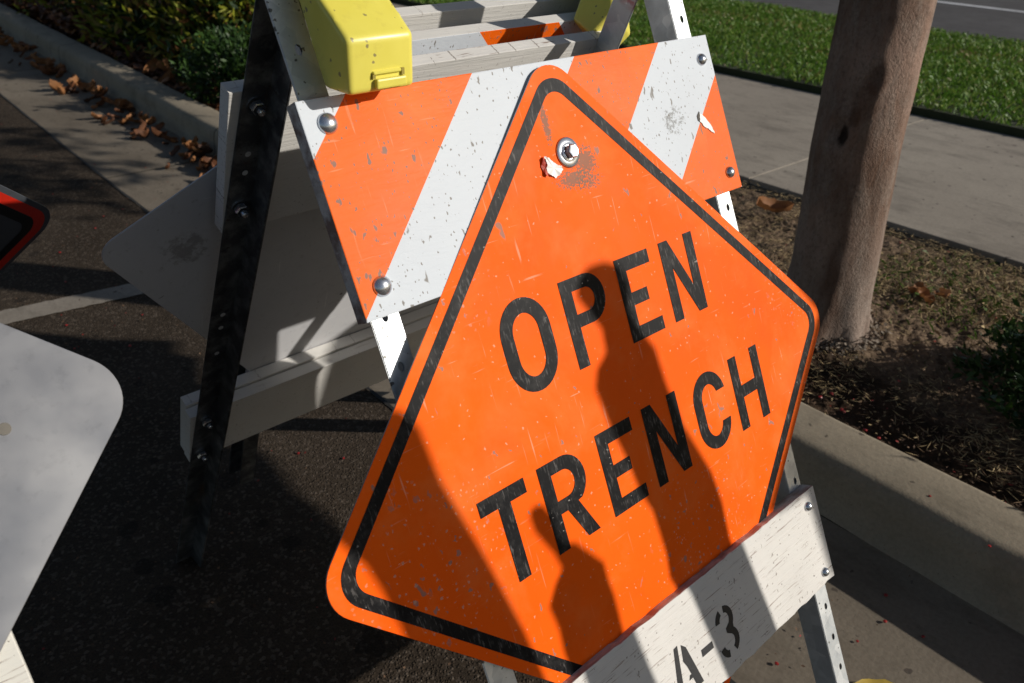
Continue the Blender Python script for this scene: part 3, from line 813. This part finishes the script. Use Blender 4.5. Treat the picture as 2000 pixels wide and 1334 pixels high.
# ------------------------------------------------------------------ barricade template
HZ = 1.1364
XA = Vector((1, 0, 0))
UF = Vector((0, .42757, .90397)); NF = Vector((0, -.90397, .42757))
def frame(origin, u, n):
    n = n.normalized(); u = u.normalized(); x = u.cross(n)
    return Matrix(((x.x, u.x, n.x, origin.x), (x.y, u.y, n.y, origin.y), (x.z, u.z, n.z, origin.z), (0, 0, 0, 1)))
O_SIGN = Vector((0, 0, HZ)) - UF*.598
MF = frame(O_SIGN, UF, NF)                                   # sign plane: (x, s, out)
ul = (UF - NF*.0257).normalized(); nl = XA.cross(ul).normalized()
ML = frame(O_SIGN + UF*.42 + NF*(-.0245) - ul*.42, ul, nl)    # front leg plane, its s matches the sign's
UB = Vector((0, -math.sin(.4269), math.cos(.4269))); NB = Vector((0, math.cos(.4269), math.sin(.4269)))
O_BACK = Vector((0, .5168, 0))
xb = UB.cross(-NB)                                           # keep x to the right: normal toward the camera is -NB
MB = frame(O_BACK, UB, -NB)                                  # back plane: (x, s, toward front)

def leg_mesh(x0, x1, inner_side, depth, s0, s1, skew=0, side_sign=-1):
    """L-angle; in-plane flange x0..x1, side flange at inner edge going to side_sign*depth"""
    t = .003
    xi, xo = (x1, x0) if inner_side > 0 else (x0, x1)
    sg = 1 if inner_side > 0 else -1          # direction from outer to inner
    prof = [(xo, 0), (xi, 0), (xi, side_sign*depth), (xi-sg*t, side_sign*depth), (xi-sg*t, side_sign*t), (xo, side_sign*t)]
    bm = bmesh.new(); N = 1
    A = [bm.verts.new((p[0]+skew*(s1-s0), s0, p[1])) for p in prof]; B = [bm.verts.new((p[0], s1, p[1])) for p in prof]
    k = len(prof)
    bm.faces.new(A[::-1]); bm.faces.new(B)
    for i in range(k): bm.faces.new((A[i], A[(i+1) % k], B[(i+1) % k], B[i]))
    bmesh.ops.recalc_face_normals(bm, faces=bm.faces)
    es = [e for e in bm.edges if abs(e.verts[0].co.y-e.verts[1].co.y) > .1]
    bmesh.ops.bevel(bm, geom=es, offset=.0009, segments=2, affect='EDGES')
    return bm

def board(name, x0, x1, s0, s1, o0, o1, mats, parent, M, ragged=0, seed=0):
    """rail board: front face slot 0, edges slot 1, back slot 2"""
    nx = 60 if ragged else 1; r = random.Random(seed)
    bm = bmesh.new(); top = []; bot = []
    for i in range(nx+1):
        x = x0+(x1-x0)*i/nx
        jt = ragged*(noise.noise(Vector((x*38, seed, 0)))*.7+noise.noise(Vector((x*110, seed, 2)))*.5)
        jb = ragged*(noise.noise(Vector((x*38, seed, 5)))*1.0+noise.noise(Vector((x*110, seed, 7)))*.6)
        top.append((x, s1+jt)); bot.append((x, s0+jb))
    poly = bot+top[::-1]
    prism_bm(poly, o0, o1, .0011, 2, bm)
    bmesh.ops.recalc_face_normals(bm, faces=bm.faces)
    for f in bm.faces:
        f.material_index = 0 if f.normal.z > .7 else (2 if f.normal.z < -.7 else 1)
    mm = list(mats)+[mats[-1]]*(3-len(mats))
    return bm_obj(name, bm, mm[:3], parent, M)

def carriage_bolt(parent, M, x, s, o, r=.0105, name='bolt'):
    bm = lathe_bm([(r, 0), (r*.98, .0012), (r*.82, .0036), (r*.5, .0056), (r*.2, .0063), (0, .0065)], 24)
    bmesh.ops.transform(bm, matrix=Matrix.Translation((x, s, o)), verts=bm.verts)
    return bm_obj(name, bm, M_STEEL, parent, M, True)
def nut(parent, M, x, s, o, sgn=1, name='nut'):
    bm = lathe_bm([(.0105, 0), (.0105, .0018)], 20)
    lathe_bm([(.0082, .0018), (.0082, .0080), (.0070, .0090)], 6, bm)
    lathe_bm([(.0040, .0090), (.0040, .0150), (.0030, .0160), (0, .0160)], 12, bm)
    bmesh.ops.transform(bm, matrix=Matrix.Translation((x, s, o)) @ Matrix.Diagonal((1, 1, sgn, 1)), verts=bm.verts)
    return bm_obj(name, bm, M_STEEL, parent, M)

M_RAIL1 = mat_rail('striped_sheeting', 1, -.6745+.007, .1495)
M_RAIL2 = mat_rail('striped_sheeting_reverse', -1, 1.128-.1495*8, .1495)
M_LEGF = mat_galv('galvanised_leg', (.2835, .0508, .0034, .034))
M_LEGP = mat_galv('galvanised_leg_marked', None, .545)
M_LEG_SHADE = mat_galv('galvanised_leg_shaded', None, False, ((.05, .052, .055), (.10, .102, .105)))  # galvanised steel with the shade on the leg darkened into its colour
M_LEGBH = M_LEG_SHADE

def warning_light_shape(parent, M, x0=-.0345, x1=.0352):
    """battery case of a barricade flasher, profile in (y,z) of the barricade, origin at rail top front edge"""
    prof = [(-.029, .980), (-.031, 1.027), (-.012, 1.041), (.010, 1.0565), (.032, 1.072), (.052, 1.083), (.066, 1.086), (.056, 1.065), (.046, 1.05), (.030, 1.015), (.013, .9796)]
    bm = prism_bm([(p[0], p[1]) for p in prof], x0, x1, .006, 4, None, True)
    # (y,z,x) -> (x,y,z)
    T = Matrix(((0, 0, 1, 0), (1, 0, 0, 0), (0, 1, 0, 0), (0, 0, 0, 1)))
    bmesh.ops.transform(bm, matrix=T, verts=bm.verts)
    case = bm_obj('battery_case', bm, M_YEL, parent, M, True)
    bm = box_bm(x0+.026, x1-.012, -.0345, -.0285, .9835, .992, .0016, 2)
    box_bm(x0+.024, x1-.016, -.0325, -.0290, .9955, .9985, .0008, 1, bm)
    bm_obj('latch', bm, M_YEL, case)
    bm = box_bm(x0+.0235, x0+.0265, -.0318, -.0302, .9925, .9958, 0); box_bm(x1-.0155, x1-.0125, -.0318, -.0302, .9925, .9985, 0, 2, bm)
    bm_obj('latch_slot', bm, mat_simple('latch_shadow', (.28, .22, .03), .6), case)
    bm = lathe_bm([(.018, 1.075), (.016, 1.16), (.03, 1.17)], 16); bmesh.ops.transform(bm, matrix=Matrix.Translation((0, .056, 0)), verts=bm.verts)
    bm_obj('stem', bm, M_YEL, parent, M, True)
    bm = lathe_bm([(0, -.03), (.07, -.028), (.088, -.012), (.09, 0), (.088, .012), (.07, .028), (0, .03)], 32)
    bmesh.ops.transform(bm, matrix=Matrix.Translation((.0, .055, 1.245)) @ Matrix.Rotation(PI/2, 4, 'X'), verts=bm.verts)
    bm_obj('lens', bm, M_AMBER, parent, M, True)
    return case

# ------------------------------------------------------------------ main barricade
B1LOC = Vector((.6218, .7383, 0)); YAW = math.atan2(.02186, .99976)
b1 = empty('barricade', B1LOC, YAW, 'open A-frame road barricade with orange and white striped rail, carrying the orange sign', 'barricade')
s_foot = -(ML.translation.z)/ul.z
for (x0, x1, inn) in ((-.285, -.253, 1), (.265, .295, -1)):
    bm = leg_mesh(x0, x1, inn, .038, s_foot, .598)
    m_ = M_LEGF if x0 > 0 else mat_galv('galvanised_leg_left', (-.269, .0508, .0034, .014))
    bm_obj('leg', bm, m_, b1, ML)
for (x0, x1, inn, sk) in ((-.262, -.230, 1, -.070), (.250, .282, -1, .06)):
    bm = leg_mesh(x0, x1, inn, .038, .0, HZ/UB.z-.002, sk, 1)
    bm_obj('leg', bm, M_LEG_SHADE if x0 < 0 else mat_galv('galvanised_leg_marked', None, 1.13), b1, MB)
# hinge bolts at the top
for xx in (-.27, .28):
    bm = lathe_bm([(.012, -.02), (.012, .02), (0, .021)], 6); bmesh.ops.transform(bm, matrix=Matrix.Translation((xx, 0, HZ-.02)) @ Matrix.Rotation(PI/2, 4, 'Y'), verts=bm.verts)
    bm_obj('hinge_bolt', bm, M_STEEL, b1)
rail = board('striped_rail', -.2988, .2988, .2165, .4205, 0, .019, [M_RAIL1, M_EDGE, M_WOOD2], b1, ML)
rail.rotation_mode = 'QUATERNION'
for (x, s) in ((-.2742, .3971), (-.2721, .2442), (.2768, .3903), (.279, .2403)):
    carriage_bolt(b1, ML, x, s, .019, .0100 if x < 0 else .0080)
# peeled tear on the rail
def ragged(poly, amp, sub=4, seed=1):
    r = random.Random(seed); out = []
    for i, p in enumerate(poly):
        q = poly[(i+1) % len(poly)]
        for k in range(sub):
            u = k/sub; out.append((p[0]+(q[0]-p[0])*u+r.uniform(-amp, amp), p[1]+(q[1]-p[1])*u+r.uniform(-amp, amp)))
    return out
bm = prism_bm(ragged([(.246, .324), (.252, .321), (.263, .306), (.267, .295), (.262, .298), (.255, .303), (.249, .306), (.243, .315)], .0007), .0192, .0202)
bm_obj('peeled_patch', bm, M_PEEL, b1, ML)
bm = prism_bm([(.240, .322), (.246, .327), (.248, .320), (.244, .313), (.240, .316)], .0191, .0197)
bm_obj('tear_hole', bm, M_RUSTEDGE, b1, ML)
lowb = board('lower_board', -.300, .2955, -.3660, -.2225, 0, .019, [M_WOOD, M_EDGE, M_WOOD2], b1, ML, .0022, 3)
for (x, s) in ((.2716, -.2440), (.274, -.3490), (-.272, -.245), (-.272, -.35)): carriage_bolt(b1, ML, x, s, .019, .0070)
# stencilled A-3
def curve_letters(polys, name, mat, parent, M, z, ext=.0002):
    cu = bpy.data.curves.new(name, 'CURVE'); cu.dimensions = '2D'; cu.fill_mode = 'BOTH'; cu.extrude = ext
    for pl in polys:
        sp = cu.splines.new('POLY'); sp.points.add(len(pl)-1); sp.use_cyclic_u = True
        for i, (a, b) in enumerate(pl): sp.points[i].co = (a, b, 0, 1)
    tmp = bpy.data.objects.new(name, cu); COL.objects.link(tmp)
    dg = bpy.context.evaluated_depsgraph_get(); me = bpy.data.meshes.new_from_object(tmp.evaluated_get(dg))
    bpy.data.objects.remove(tmp); 
    for v in me.vertices: v.co.z += z
    me.materials.clear(); me.materials.append(mat)
    o = bpy.data.objects.new(name, me); link(o, parent); o.matrix_local = M; return o
def arc(cx, cy, rx, ry, a0, a1, n=14):
    return [(cx+rx*math.cos(math.radians(a0+(a1-a0)*i/n)), cy+ry*math.sin(math.radians(a0+(a1-a0)*i/n))) for i in range(n+1)]
st = []
# A (x about -.062..-.010, s -.342..-.276), two halves
st.append([(-.0475, -.2770), (-.0405, -.2762), (-.0500, -.3420), (-.0610, -.3420)])
st.append([(-.0345, -.2790), (-.0275, -.2860), (-.0130, -.3420), (-.0250, -.3420), (-.0290, -.3270), (-.0360, -.3270), (-.0330, -.3215), (-.0300, -.3215), (-.0335, -.3090), (-.0375, -.3000)])
# hyphen
st.append([(-.0040, -.3050), (.0180, -.3055), (.0185, -.3150), (-.0045, -.3145)])
# 3: left top hook, right body, bottom hook
st.append(arc(.048, -.2945, .0165, .0185, 112, 176, 8)+arc(.048, -.2945, .0085, .0095, 176, 112, 8))
st.append(arc(.050, -.2945, .0165, .0185, 86, -38, 12)+arc(.050, -.3255, .0185, .0190, 48, -62, 12)+arc(.050, -.3255, .0095, .0100, -62, 60, 8)+[(.048, -.3125), (.048, -.3060)]+arc(.050, -.2945, .0080, .0095, -48, 86, 8))
st.append(arc(.046, -.3245, .0170, .0195, 190, 262, 8)+arc(.046, -.3245, .0085, .0100, 262, 190, 8))
curve_letters(st, 'stencil_lettering', M_STENCIL, lowb, Matrix.Identity(4), .0193, .0001)
# back frame boards
board('back_rail', -.290, .300, .848, 1.045, -.019, 0, [M_WOOD2, M_WOOD, M_WOOD2], b1, MB)
board('back_lower_board', -.325, .325, .350, .476, -.019, 0, [M_WOOD2, M_WOOD2, M_WOOD2], b1, MB, .0006, 8)
board('back_lower_board', -.322, .322, .345, .480, -.040, -.0205, [M_WOOD2, M_WOOD2, M_WOOD2], b1, MB, .0006, 9)
def blx(s): return -.262 - (HZ/UB.z-.002-s)*.070
for s in (1.028, .887): nut(b1, MB, blx(s)+.016, s, .003)
for s in (.46, .37): nut(b1, MB, blx(s)+.016, s, .003)
for s in (1.02, .90): nut(b1, MB, .282+.05*0-.016+(HZ/UB.z-s)*.06, s, .003)
# holes through the back leg seen as light spots
bm = bmesh.new()
for s in (.964, .938, .70, .674, .62): lathe_bm([(0, .0034), (.0036, .0034)], 10, bm, Matrix.Translation((blx(s)+.016, s, 0)))
bm_obj('bolt_hole', bm, M_WOOD2, b1, MB)
# battery light on the left of the rail
cy_off = -.0769
warning_light_shape(b1, Matrix.Translation((-.2302, cy_off, 0)))

# ------------------------------------------------------------------ front sign (thing of its own)
MW1 = Matrix.Translation(B1LOC) @ Matrix.Rotation(YAW, 4, 'Z')
sg = empty('warning_sign', (0, 0, 0), 0, 'orange diamond sign reading OPEN TRENCH bolted to the front of the barricade', 'sign')
sg.matrix_world = MW1 @ MF
H = .4313
bm = prism_bm(rounded_diamond(H, .038, 10), -.0022, 0, .0003, 1)
for f in bm.faces: f.material_index = 0 if f.normal.z > .7 else 1
pan = bm_obj('panel', bm, [M_ORANGE, M_ALU], sg)
bo = rounded_diamond(H, .031, 10, .0122); bi = rounded_diamond(H, .021, 10, .0256)
V = [(p[0], p[1], .0004) for p in bo]+[(p[0], p[1], .0004) for p in bi]; n = len(bo)
mesh_obj('border', V, [(i, (i+1) % n, n+(i+1) % n, n+i) for i in range(n)], M_INK, sg)
T_ = .0166
def L_E(x, b, w, h): m = b+h*.49; return [[(x, b), (x+w, b), (x+w, b+T_), (x+T_, b+T_), (x+T_, m-T_*.45), (x+w*.75, m-T_*.45), (x+w*.75, m+T_*.5), (x+T_, m+T_*.5), (x+T_, b+h-T_), (x+w, b+h-T_), (x+w, b+h), (x, b+h)]]
def L_T(x, b, w, h): c = x+w/2; return [[(c-T_/2, b), (c+T_/2, b), (c+T_/2, b+h-T_), (x+w, b+h-T_), (x+w, b+h), (x, b+h), (x, b+h-T_), (c-T_/2, b+h-T_)]]
def L_H(x, b, w, h): m = b+h/2; return [[(x, b), (x+T_, b), (x+T_, m-T_/2), (x+w-T_, m-T_/2), (x+w-T_, b), (x+w, b), (x+w, b+h), (x+w-T_, b+h), (x+w-T_, m+T_/2), (x+T_, m+T_/2), (x+T_, b+h), (x, b+h)]]
def L_N(x, b, w, h): return [[(x, b), (x+T_, b), (x+T_, b+h*.66), (x+w-T_, b), (x+w, b), (x+w, b+h), (x+w-T_, b+h), (x+w-T_, b+h*.34), (x+T_, b+h), (x, b+h)]]
def L_O(x, b, w, h):
    r = w/2; c = x+r
    out = arc(c, b+h-r*1.1, r, r*1.1, 0, 180, 18)+arc(c, b+r*1.1, r, r*1.1, 180, 360, 18)
    ri = r-T_; inn = arc(c, b+h-r*1.1, ri, r*1.1-T_, 0, 180, 18)+arc(c, b+r*1.1, ri, r*1.1-T_, 180, 360, 18)
    return [out, inn]
def bowl(x, y0, y1, w, t):
    r = (y1-y0)/2; rx = r*.95; c = x+w-rx
    return [(x, y0), (c, y0)]+arc(c, (y0+y1)/2, rx, r, -90, 90, 16)+[(c, y1), (x, y1)]
def L_P(x, b, w, h):
    y0 = b+h*.44
    out = [(x, b), (x+T_, b), (x+T_, y0)]+bowl(x+T_, y0, b+h, w-T_, 0)[1:-1]+[(x, b+h)]
    return [out, bowl(x+T_, y0+T_*.9, b+h-T_*.9, w-2*T_, 0)]
def L_R(x, b, w, h):
    y0 = b+h*.40
    bw = bowl(x+T_, y0, b+h, w-T_, 0)[2:-1]
    out = [(x, b), (x+T_, b), (x+T_, y0), (x+w*.43, y0), (x+w-T_*1.05, b), (x+w+.001, b), (x+w*.70, y0+.004)]+bw[3:]+[(x, b+h)]
    return [out, bowl(x+T_, y0+T_*.9, b+h-T_*.9, w-2*T_, 0)]
def L_C(x, b, w, h):
    r = w/2; c = x+r; ro = r*1.1
    out = arc(c, b+h-ro, r, ro, 8, 180, 20)+arc(c, b+ro, r, ro, 180, 352, 20)
    inn = arc(c, b+ro, r-T_, ro-T_, 345, 180, 20)+arc(c, b+h-ro, r-T_, ro-T_, 180, 15, 20)
    return [out+inn]
LB1, LB2, LH = .0862, -.0922, .1008
lets = [('O', L_O(-.1592, LB1-.001, .0695, LH+.002)), ('P', L_P(-.0650, LB1, .0655, LH)), ('E', L_E(.0262, LB1, .0592, LH)), ('N', L_N(.1070, LB1, .0650, LH)),
        ('T', L_T(-.2437, LB2, .0632, LH)), ('R', L_R(-.1614, LB2, .0640, LH)), ('E', L_E(-.0706, LB2, .0592, LH)), ('N', L_N(.0098, LB2, .0640, LH)), ('C', L_C(.1025, LB2-.001, .0650, LH+.002)), ('H', L_H(.1856, LB2, .0650, LH))]
for ch, pl in lets: curve_letters(pl, 'letter', M_INK, sg, Matrix.Identity(4), .0005, .0001)
# bolt, washer, torn patch
BX, BY = -.001, .3195
bm = lathe_bm([(.0165, 0), (.0172, .0006), (.0160, .0016), (.010, .0022), (0, .0022)], 28); bmesh.ops.transform(bm, matrix=Matrix.Translation((BX, BY, .0004)), verts=bm.verts)
bm_obj('washer', bm, M_STEEL, sg, None, True)
bm = lathe_bm([(.0105, 0), (.0108, .0012), (.0085, .0018)], 24); lathe_bm([(.0082, .0016), (.0082, .0072), (.0070, .0084), (.004, .0080), (0, .0079)], 6, bm)
bmesh.ops.transform(bm, matrix=Matrix.Translation((BX, BY, .0024)), verts=bm.verts); bm_obj('bolt', bm, M_STEEL, sg)
def curl(poly, z, amp, name, mat, th=.0005):
    poly = ragged(poly, .0006, 4, 5); bm = bmesh.new(); c = np.mean(poly, 0); V1 = [bm.verts.new((p[0], p[1], z+amp*(.5+.5*math.sin(i*.55)))) for i, p in enumerate(poly)]
    cv = bm.verts.new((c[0], c[1], z+amp*.4))
    for i in range(len(poly)): bm.faces.new((V1[i], V1[(i+1) % len(poly)], cv))
    o = bm_obj(name, bm, mat, sg); return o
curl([(-.0385, .3215), (-.0330, .3190), (-.0250, .3130), (-.0205, .3085), (-.0165, .3065), (-.0150, .3030), (-.0185, .3010), (-.0220, .2990), (-.0270, .2960), (-.0330, .2985), (-.0375, .3020), (-.0395, .3090), (-.0370, .3150)], .0008, .0022, 'peeled_patch', M_PEEL)
curl([(-.0385, .3215), (-.0425, .3190), (-.0448, .3120), (-.0440, .3040), (-.0405, .2990), (-.0375, .3020), (-.0395, .3090), (-.0370, .3150)], .0010, .0030, 'torn_flap', mat_simple('torn_orange_sheet', (.40, .03, .005), .5, 0, .3, 200))

# ------------------------------------------------------------------ sign on the back frame
bs = empty('warning_sign', (0, 0, 0), 0, 'plain grey back of a tilted sign hanging on the far frame of the striped barricade', 'sign')
bs.matrix_world = MW1 @ MB @ Matrix.Translation((-.424, .822, -.0420))
ca, sa = math.cos(math.radians(32)), math.sin(math.radians(32))
def rrect(u0, u1, v0, v1, r, n=8):
    out = []
    for (cx, cy, a0) in ((u1-r, v1-r, 0), (u0+r, v1-r, 90), (u0+r, v0+r, 180), (u1-r, v0+r, 270)):
        for i in range(n+1):
            a = math.radians(a0+90*i/n); out.append((cx+r*math.cos(a), cy+r*math.sin(a)))
    return [(p[0]*ca-p[1]*sa, p[0]*sa+p[1]*ca) for p in out]
bm = prism_bm(rrect(0, .43, -.61, 0, .030), -.002, 0, .0003, 1)
bm_obj('panel', bm, [mat_back_sheet('grey_sign_back', (.46, .46, .48), (.54, .535, .54), 0, .55, [(.11, -.03, .035, .035)])], bs)

# ------------------------------------------------------------------ folded barricade leaning behind
b2 = empty('barricade', B1LOC, YAW, 'folded barricade with reversed stripes leaning behind the open one', 'barricade')
def MBo(o): return MB @ Matrix.Translation((.105, 0, -o))
board('striped_rail', -.297, .297, .835, 1.034, 0, .019, [M_RAIL2, M_WOOD2, M_WOOD2], b2, MB @ Matrix.Translation((0, 0, -.081)) @ Matrix.Translation((.0, 0, 0)))
b2.children[-1].data.transform(Matrix.Translation((.105, 0, 0)))
board('back_rail', -.297, .297, .83, 1.031, -.019, 0, [M_WOOD2, M_WOOD2, M_WOOD2], b2, MBo(.119))
board('lower_board', -.297, .297, .30, .45, 0, .019, [M_WOOD2, M_EDGE], b2, MBo(.081))
board('back_lower_board', -.297, .297, .30, .45, -.019, 0, [M_WOOD2, M_EDGE], b2, MBo(.119))
for (x0, x1, inn) in ((-.286, -.254, 1), (.254, .286, -1)):
    bm_obj('leg', leg_mesh(x0, x1, inn, .030, .02, 1.20, 0, -1), M_LEG_SHADE, b2, MBo(.0815))
    bm_obj('leg', leg_mesh(x0-.004*inn, x1-.004*inn, inn, .030, .02, 1.20, 0, 1), M_LEG_SHADE, b2, MBo(.1185))
ml = MB @ Matrix.Translation((.30, 1.02, -.045)) @ Matrix.Rotation(math.radians(-36), 4, 'Z')
warning_light_shape(b2, ml @ Matrix.Translation((0, 0, 0)) @ Matrix(((1, 0, 0, 0), (0, 0, 1, -.985), (0, -1, 0, 0), (0, 0, 0, 1))), -.040, .040)

# ------------------------------------------------------------------ silver sign on the left and its barricade
def cam_pt(px, py, d):   # pixel of the 2000 px wide photograph -> world point at forward distance d
    v = right*((px-1000)/1570.44)+down*((py-667)/1570.44)+fwd
    return Vector((0, 0, 1.15))+v*d
Pc = cam_pt(273, 740, .70); Pa = cam_pt(0, 630, .66); Pd = cam_pt(62, 1166, .62)
e1 = (Pa-Pc).normalized(); nrm = e1.cross(Pd-Pc).normalized(); e2 = nrm.cross(e1).normalized()
if nrm.dot(Vector((0, 0, 1.15))-Pc) < 0: nrm = -nrm
e2 = (Pd-Pc); e2 = (e2-e1*e2.dot(e1)); e2 = (e2-nrm*e2.dot(nrm)).normalized()
diag = (e1+e2).normalized(); ctr = Pc+diag*H
xax = -diag; zax = nrm; yax = zax.cross(xax)
ss = empty('warning_sign', (0, 0, 0), 0, 'bare silver metal back of a sign in the sun at the left edge', 'sign')
MS = Matrix(((xax.x, yax.x, zax.x, ctr.x), (xax.y, yax.y, zax.y, ctr.y), (xax.z, yax.z, zax.z, ctr.z), (0, 0, 0, 1)))
ss.matrix_world = MS
bm = prism_bm(rounded_diamond(H, .040, 12), -.0022, 0, .0003, 1)
bm_obj('panel', bm, [mat_back_sheet('silver_sign_back', (.36, .35, .35), (.48, .47, .46), .92, .40)], ss)
def on_plane(px, py, M, z=0):
    Mi = M.inverted(); a = Mi @ Vector((0, 0, 1.15)); b = Mi @ cam_pt(px, py, 1.0); k = (z-a.z)/(b.z-a.z); return a+(b-a)*k
rv = on_plane(8, 838, MS)
bm = lathe_bm([(.0052, 0), (.0050, .0006), (0, .0007)], 20); bmesh.ops.transform(bm, matrix=Matrix.Translation((rv.x, rv.y, .0001)), verts=bm.verts)
bm_obj('rivet', bm, mat_simple('rivet_metal', (.16, .145, .12), .6, .2), ss)
# its board and leg behind, mostly below the frame
b0 = empty('barricade', (0, 0, 0), 0, 'barricade behind the silver sign, only its chipped white board end showing', 'barricade')
b0.matrix_world = MS
pB = [on_plane(q[0], q[1], MS, -.0045) for q in ((22, 1235), (72, 1352))]
d_ = Vector((pB[1].x-pB[0].x, pB[1].y-pB[0].y)); L_ = d_.length; d_.normalize(); nrm2 = Vector((-d_.y, d_.x))
cM = on_plane(-40, 1330, MS, -.0045)
if nrm2.dot(Vector((cM.x-pB[0].x, cM.y-pB[0].y))) < 0: nrm2 = -nrm2
q0 = Vector((pB[0].x, pB[0].y))-d_*.03
poly = [q0, q0+d_*.15, q0+d_*.15+nrm2*.55, q0+nrm2*.55]
bm = prism_bm([(p.x, p.y) for p in poly], -.0245, -.0045, .001, 1)
bm_obj('lower_board', bm, [mat_white_wood('chipped_board', 1.6, (.66, .64, .58), .9)], b0)
q1 = q0+nrm2*.012
poly = [q1-d_*.1, q1+d_*.45, q1+d_*.45+nrm2*.035, q1-d_*.1+nrm2*.035]
bm = prism_bm([(p.x, p.y) for p in poly], -.030, -.0255, .0005, 1); bm_obj('leg', bm, M_LEG_SHADE, b0)

# ------------------------------------------------------------------ red bordered sign in the shade at the left edge
Qc = cam_pt(118, 418, 1.15); Qa = cam_pt(0, 361, 1.02); Qd = cam_pt(0, 572, 1.17)
f1 = (Qa-Qc).normalized(); f2 = (Qd-Qc); nr = f1.cross(f2).normalized()
if nr.dot(Vector((0, 0, 1.15))-Qc) < 0: nr = -nr
f2 = (f2-f1*f2.dot(f1)).normalized()
dg_ = (f1+f2).normalized(); ct = Qc+dg_*H; xa = -dg_; ya = nr.cross(xa)
rs = empty('warning_sign', (0, 0, 0), 0, 'shaded sign corner with red and black borders at the left edge', 'sign')
rs.matrix_world = Matrix(((xa.x, ya.x, nr.x, ct.x), (xa.y, ya.y, nr.y, ct.y), (xa.z, ya.z, nr.z, ct.z), (0, 0, 0, 1)))
bm = prism_bm(rounded_diamond(H, .038, 10), -.002, 0, .0003, 1)
bm_obj('panel', bm, [mat_back_sheet('grey_face', (.05, .055, .065), (.07, .075, .085), 0, .35)], rs)
def ringm(name, off0, off1, r0, r1, z, mat, parent):
    bo = rounded_diamond(H, r0, 10, off0); bi = rounded_diamond(H, r1, 10, off1)
    V = [(p[0], p[1], z) for p in bo]+[(p[0], p[1], z) for p in bi]; n = len(bo)
    return mesh_obj(name, V, [(i, (i+1) % n, n+(i+1) % n, n+i) for i in range(n)], mat, parent)
ringm('red_border', .008, .022, .032, .024, .0004, mat_simple('red_sheeting', (.55, .02, .008), .35), rs)
ringm('black_border', .0225, .036, .023, .016, .0004, mat_simple('black_sheeting', (.008, .008, .009), .3), rs)

# ------------------------------------------------------------------ slabs added outside the frame, cut to the outlines of shadows on the sign
def thrower(pts, near, name, label, mat, d0=.86, k=1.05, th=.05):
    """silhouette given in sign plane metres, moved towards the sun and given real thickness"""
    bm = bmesh.new(); Mw = MW1 @ MF; P0 = []
    for (a, b) in pts:
        p = Mw @ Vector((a, b, 0)); d = d0+k*(b+.3)
        P0.append(p-SUN*d)
    o0 = sum(P0, Vector())/len(P0)
    A = [bm.verts.new(p-o0) for p in P0]; B = [bm.verts.new(p-SUN*th-o0) for p in P0]; n = len(A)
    bm.faces.new(A); bm.faces.new(B[::-1])
    for i in range(n): bm.faces.new((A[i], B[i], B[(i+1) % n], A[(i+1) % n]))
    bmesh.ops.triangulate(bm, faces=[f for f in bm.faces if len(f.verts) > 4])
    o = bm_obj(name, bm, mat); o.location = o0
    return tag(o, label, 'shadow blocker', 'shadow blockers added right of the camera')
p1 = [(-.293, .13), (-.279, .107), (-.274, .048), (-.252, -.042), (-.232, -.142), (-.221, -.229), (-.215, -.30), (-.38, -.30), (-.354, -.14), (-.361, -.061), (-.367, -.021), (-.374, .009), (-.395, .05), (-.41, .094), (-.36, .125), (-.315, .138)]
p2 = [(-.014, .192), (.012, .191), (.034, .180), (.042, .155), (.033, .13), (.037, .109), (.06, .069), (.064, .022), (.076, -.038), (.106, -.115), (.112, -.16), (.110, -.211), (.129, -.336), (.150, -.50), (.040, -.50), (-.002, -.234), (-.012, -.203), (-.008, -.171), (-.012, -.114), (-.024, -.082), (-.031, -.039), (-.035, -.024), (-.044, .011), (-.051, .058), (-.041, .078), (-.021, .091), (-.018, .118), (-.031, .143), (-.043, .165), (-.033, .183)]
p3 = [(-.179, -.026), (-.165, -.03), (-.156, -.047), (-.158, -.066), (-.150, -.084), (-.136, -.090), (-.120, -.111), (-.105, -.131), (-.105, -.155), (-.103, -.173), (-.104, -.227), (-.095, -.303), (-.085, -.50), (-.18, -.50), (-.188, -.28), (-.190, -.224), (-.192, -.194), (-.190, -.167), (-.194, -.137), (-.178, -.118), (-.164, -.108), (-.169, -.087), (-.185, -.053), (-.186, -.034)]
thrower(p1, 0, 'warning_light_shape', 'wide yellow slab added out of view to the right to shade the sign', M_YEL)
thrower(p2, 0, 'warning_light_shape', 'taller narrow yellow slab added out of view to the right to shade the sign', M_YEL)
thrower(p3, 0, 'warning_light_shape', 'shorter narrow yellow slab added out of view to the right to shade the sign', M_YEL)

# larger blocker added beyond them, cut to shade the asphalt under the back frame
G = [(.60, .84), (.565, 1.0), (.556, 1.127), (.550, 1.216), (.537, 1.279), (.549, 1.405), (.537, 1.497), (.48, 1.536), (.467, 1.574), (.543, 1.788), (.598, 1.936), (.555, 2.005), (.586, 2.073), (.425, 2.209), (.283, 2.375), (.244, 2.436), (.0, 2.42), (-.12, 1.845), (.168, 1.563), (.216, 1.284), (.244, 1.100), (.328, 1.088), (.524, .803)]
bm = bmesh.new(); o0 = Vector((.4, 1.6, 0))-SUN*2.85
A = [bm.verts.new(Vector((a, b, 0))-SUN*2.85-o0) for a, b in G]; B = [bm.verts.new(Vector((a, b, 0))-SUN*2.90-o0) for a, b in G]; n = len(G)
bm.faces.new(A); bm.faces.new(B[::-1])
for i in range(n): bm.faces.new((A[i], B[i], B[(i+1) % n], A[(i+1) % n]))
bmesh.ops.triangulate(bm, faces=[f for f in bm.faces if len(f.verts) > 4])
o = bm_obj('ground_shade_blocker', bm, M_WOOD2); o.location = o0
tag(o, 'ragged white board added out of view to the right to shade the asphalt', 'board')
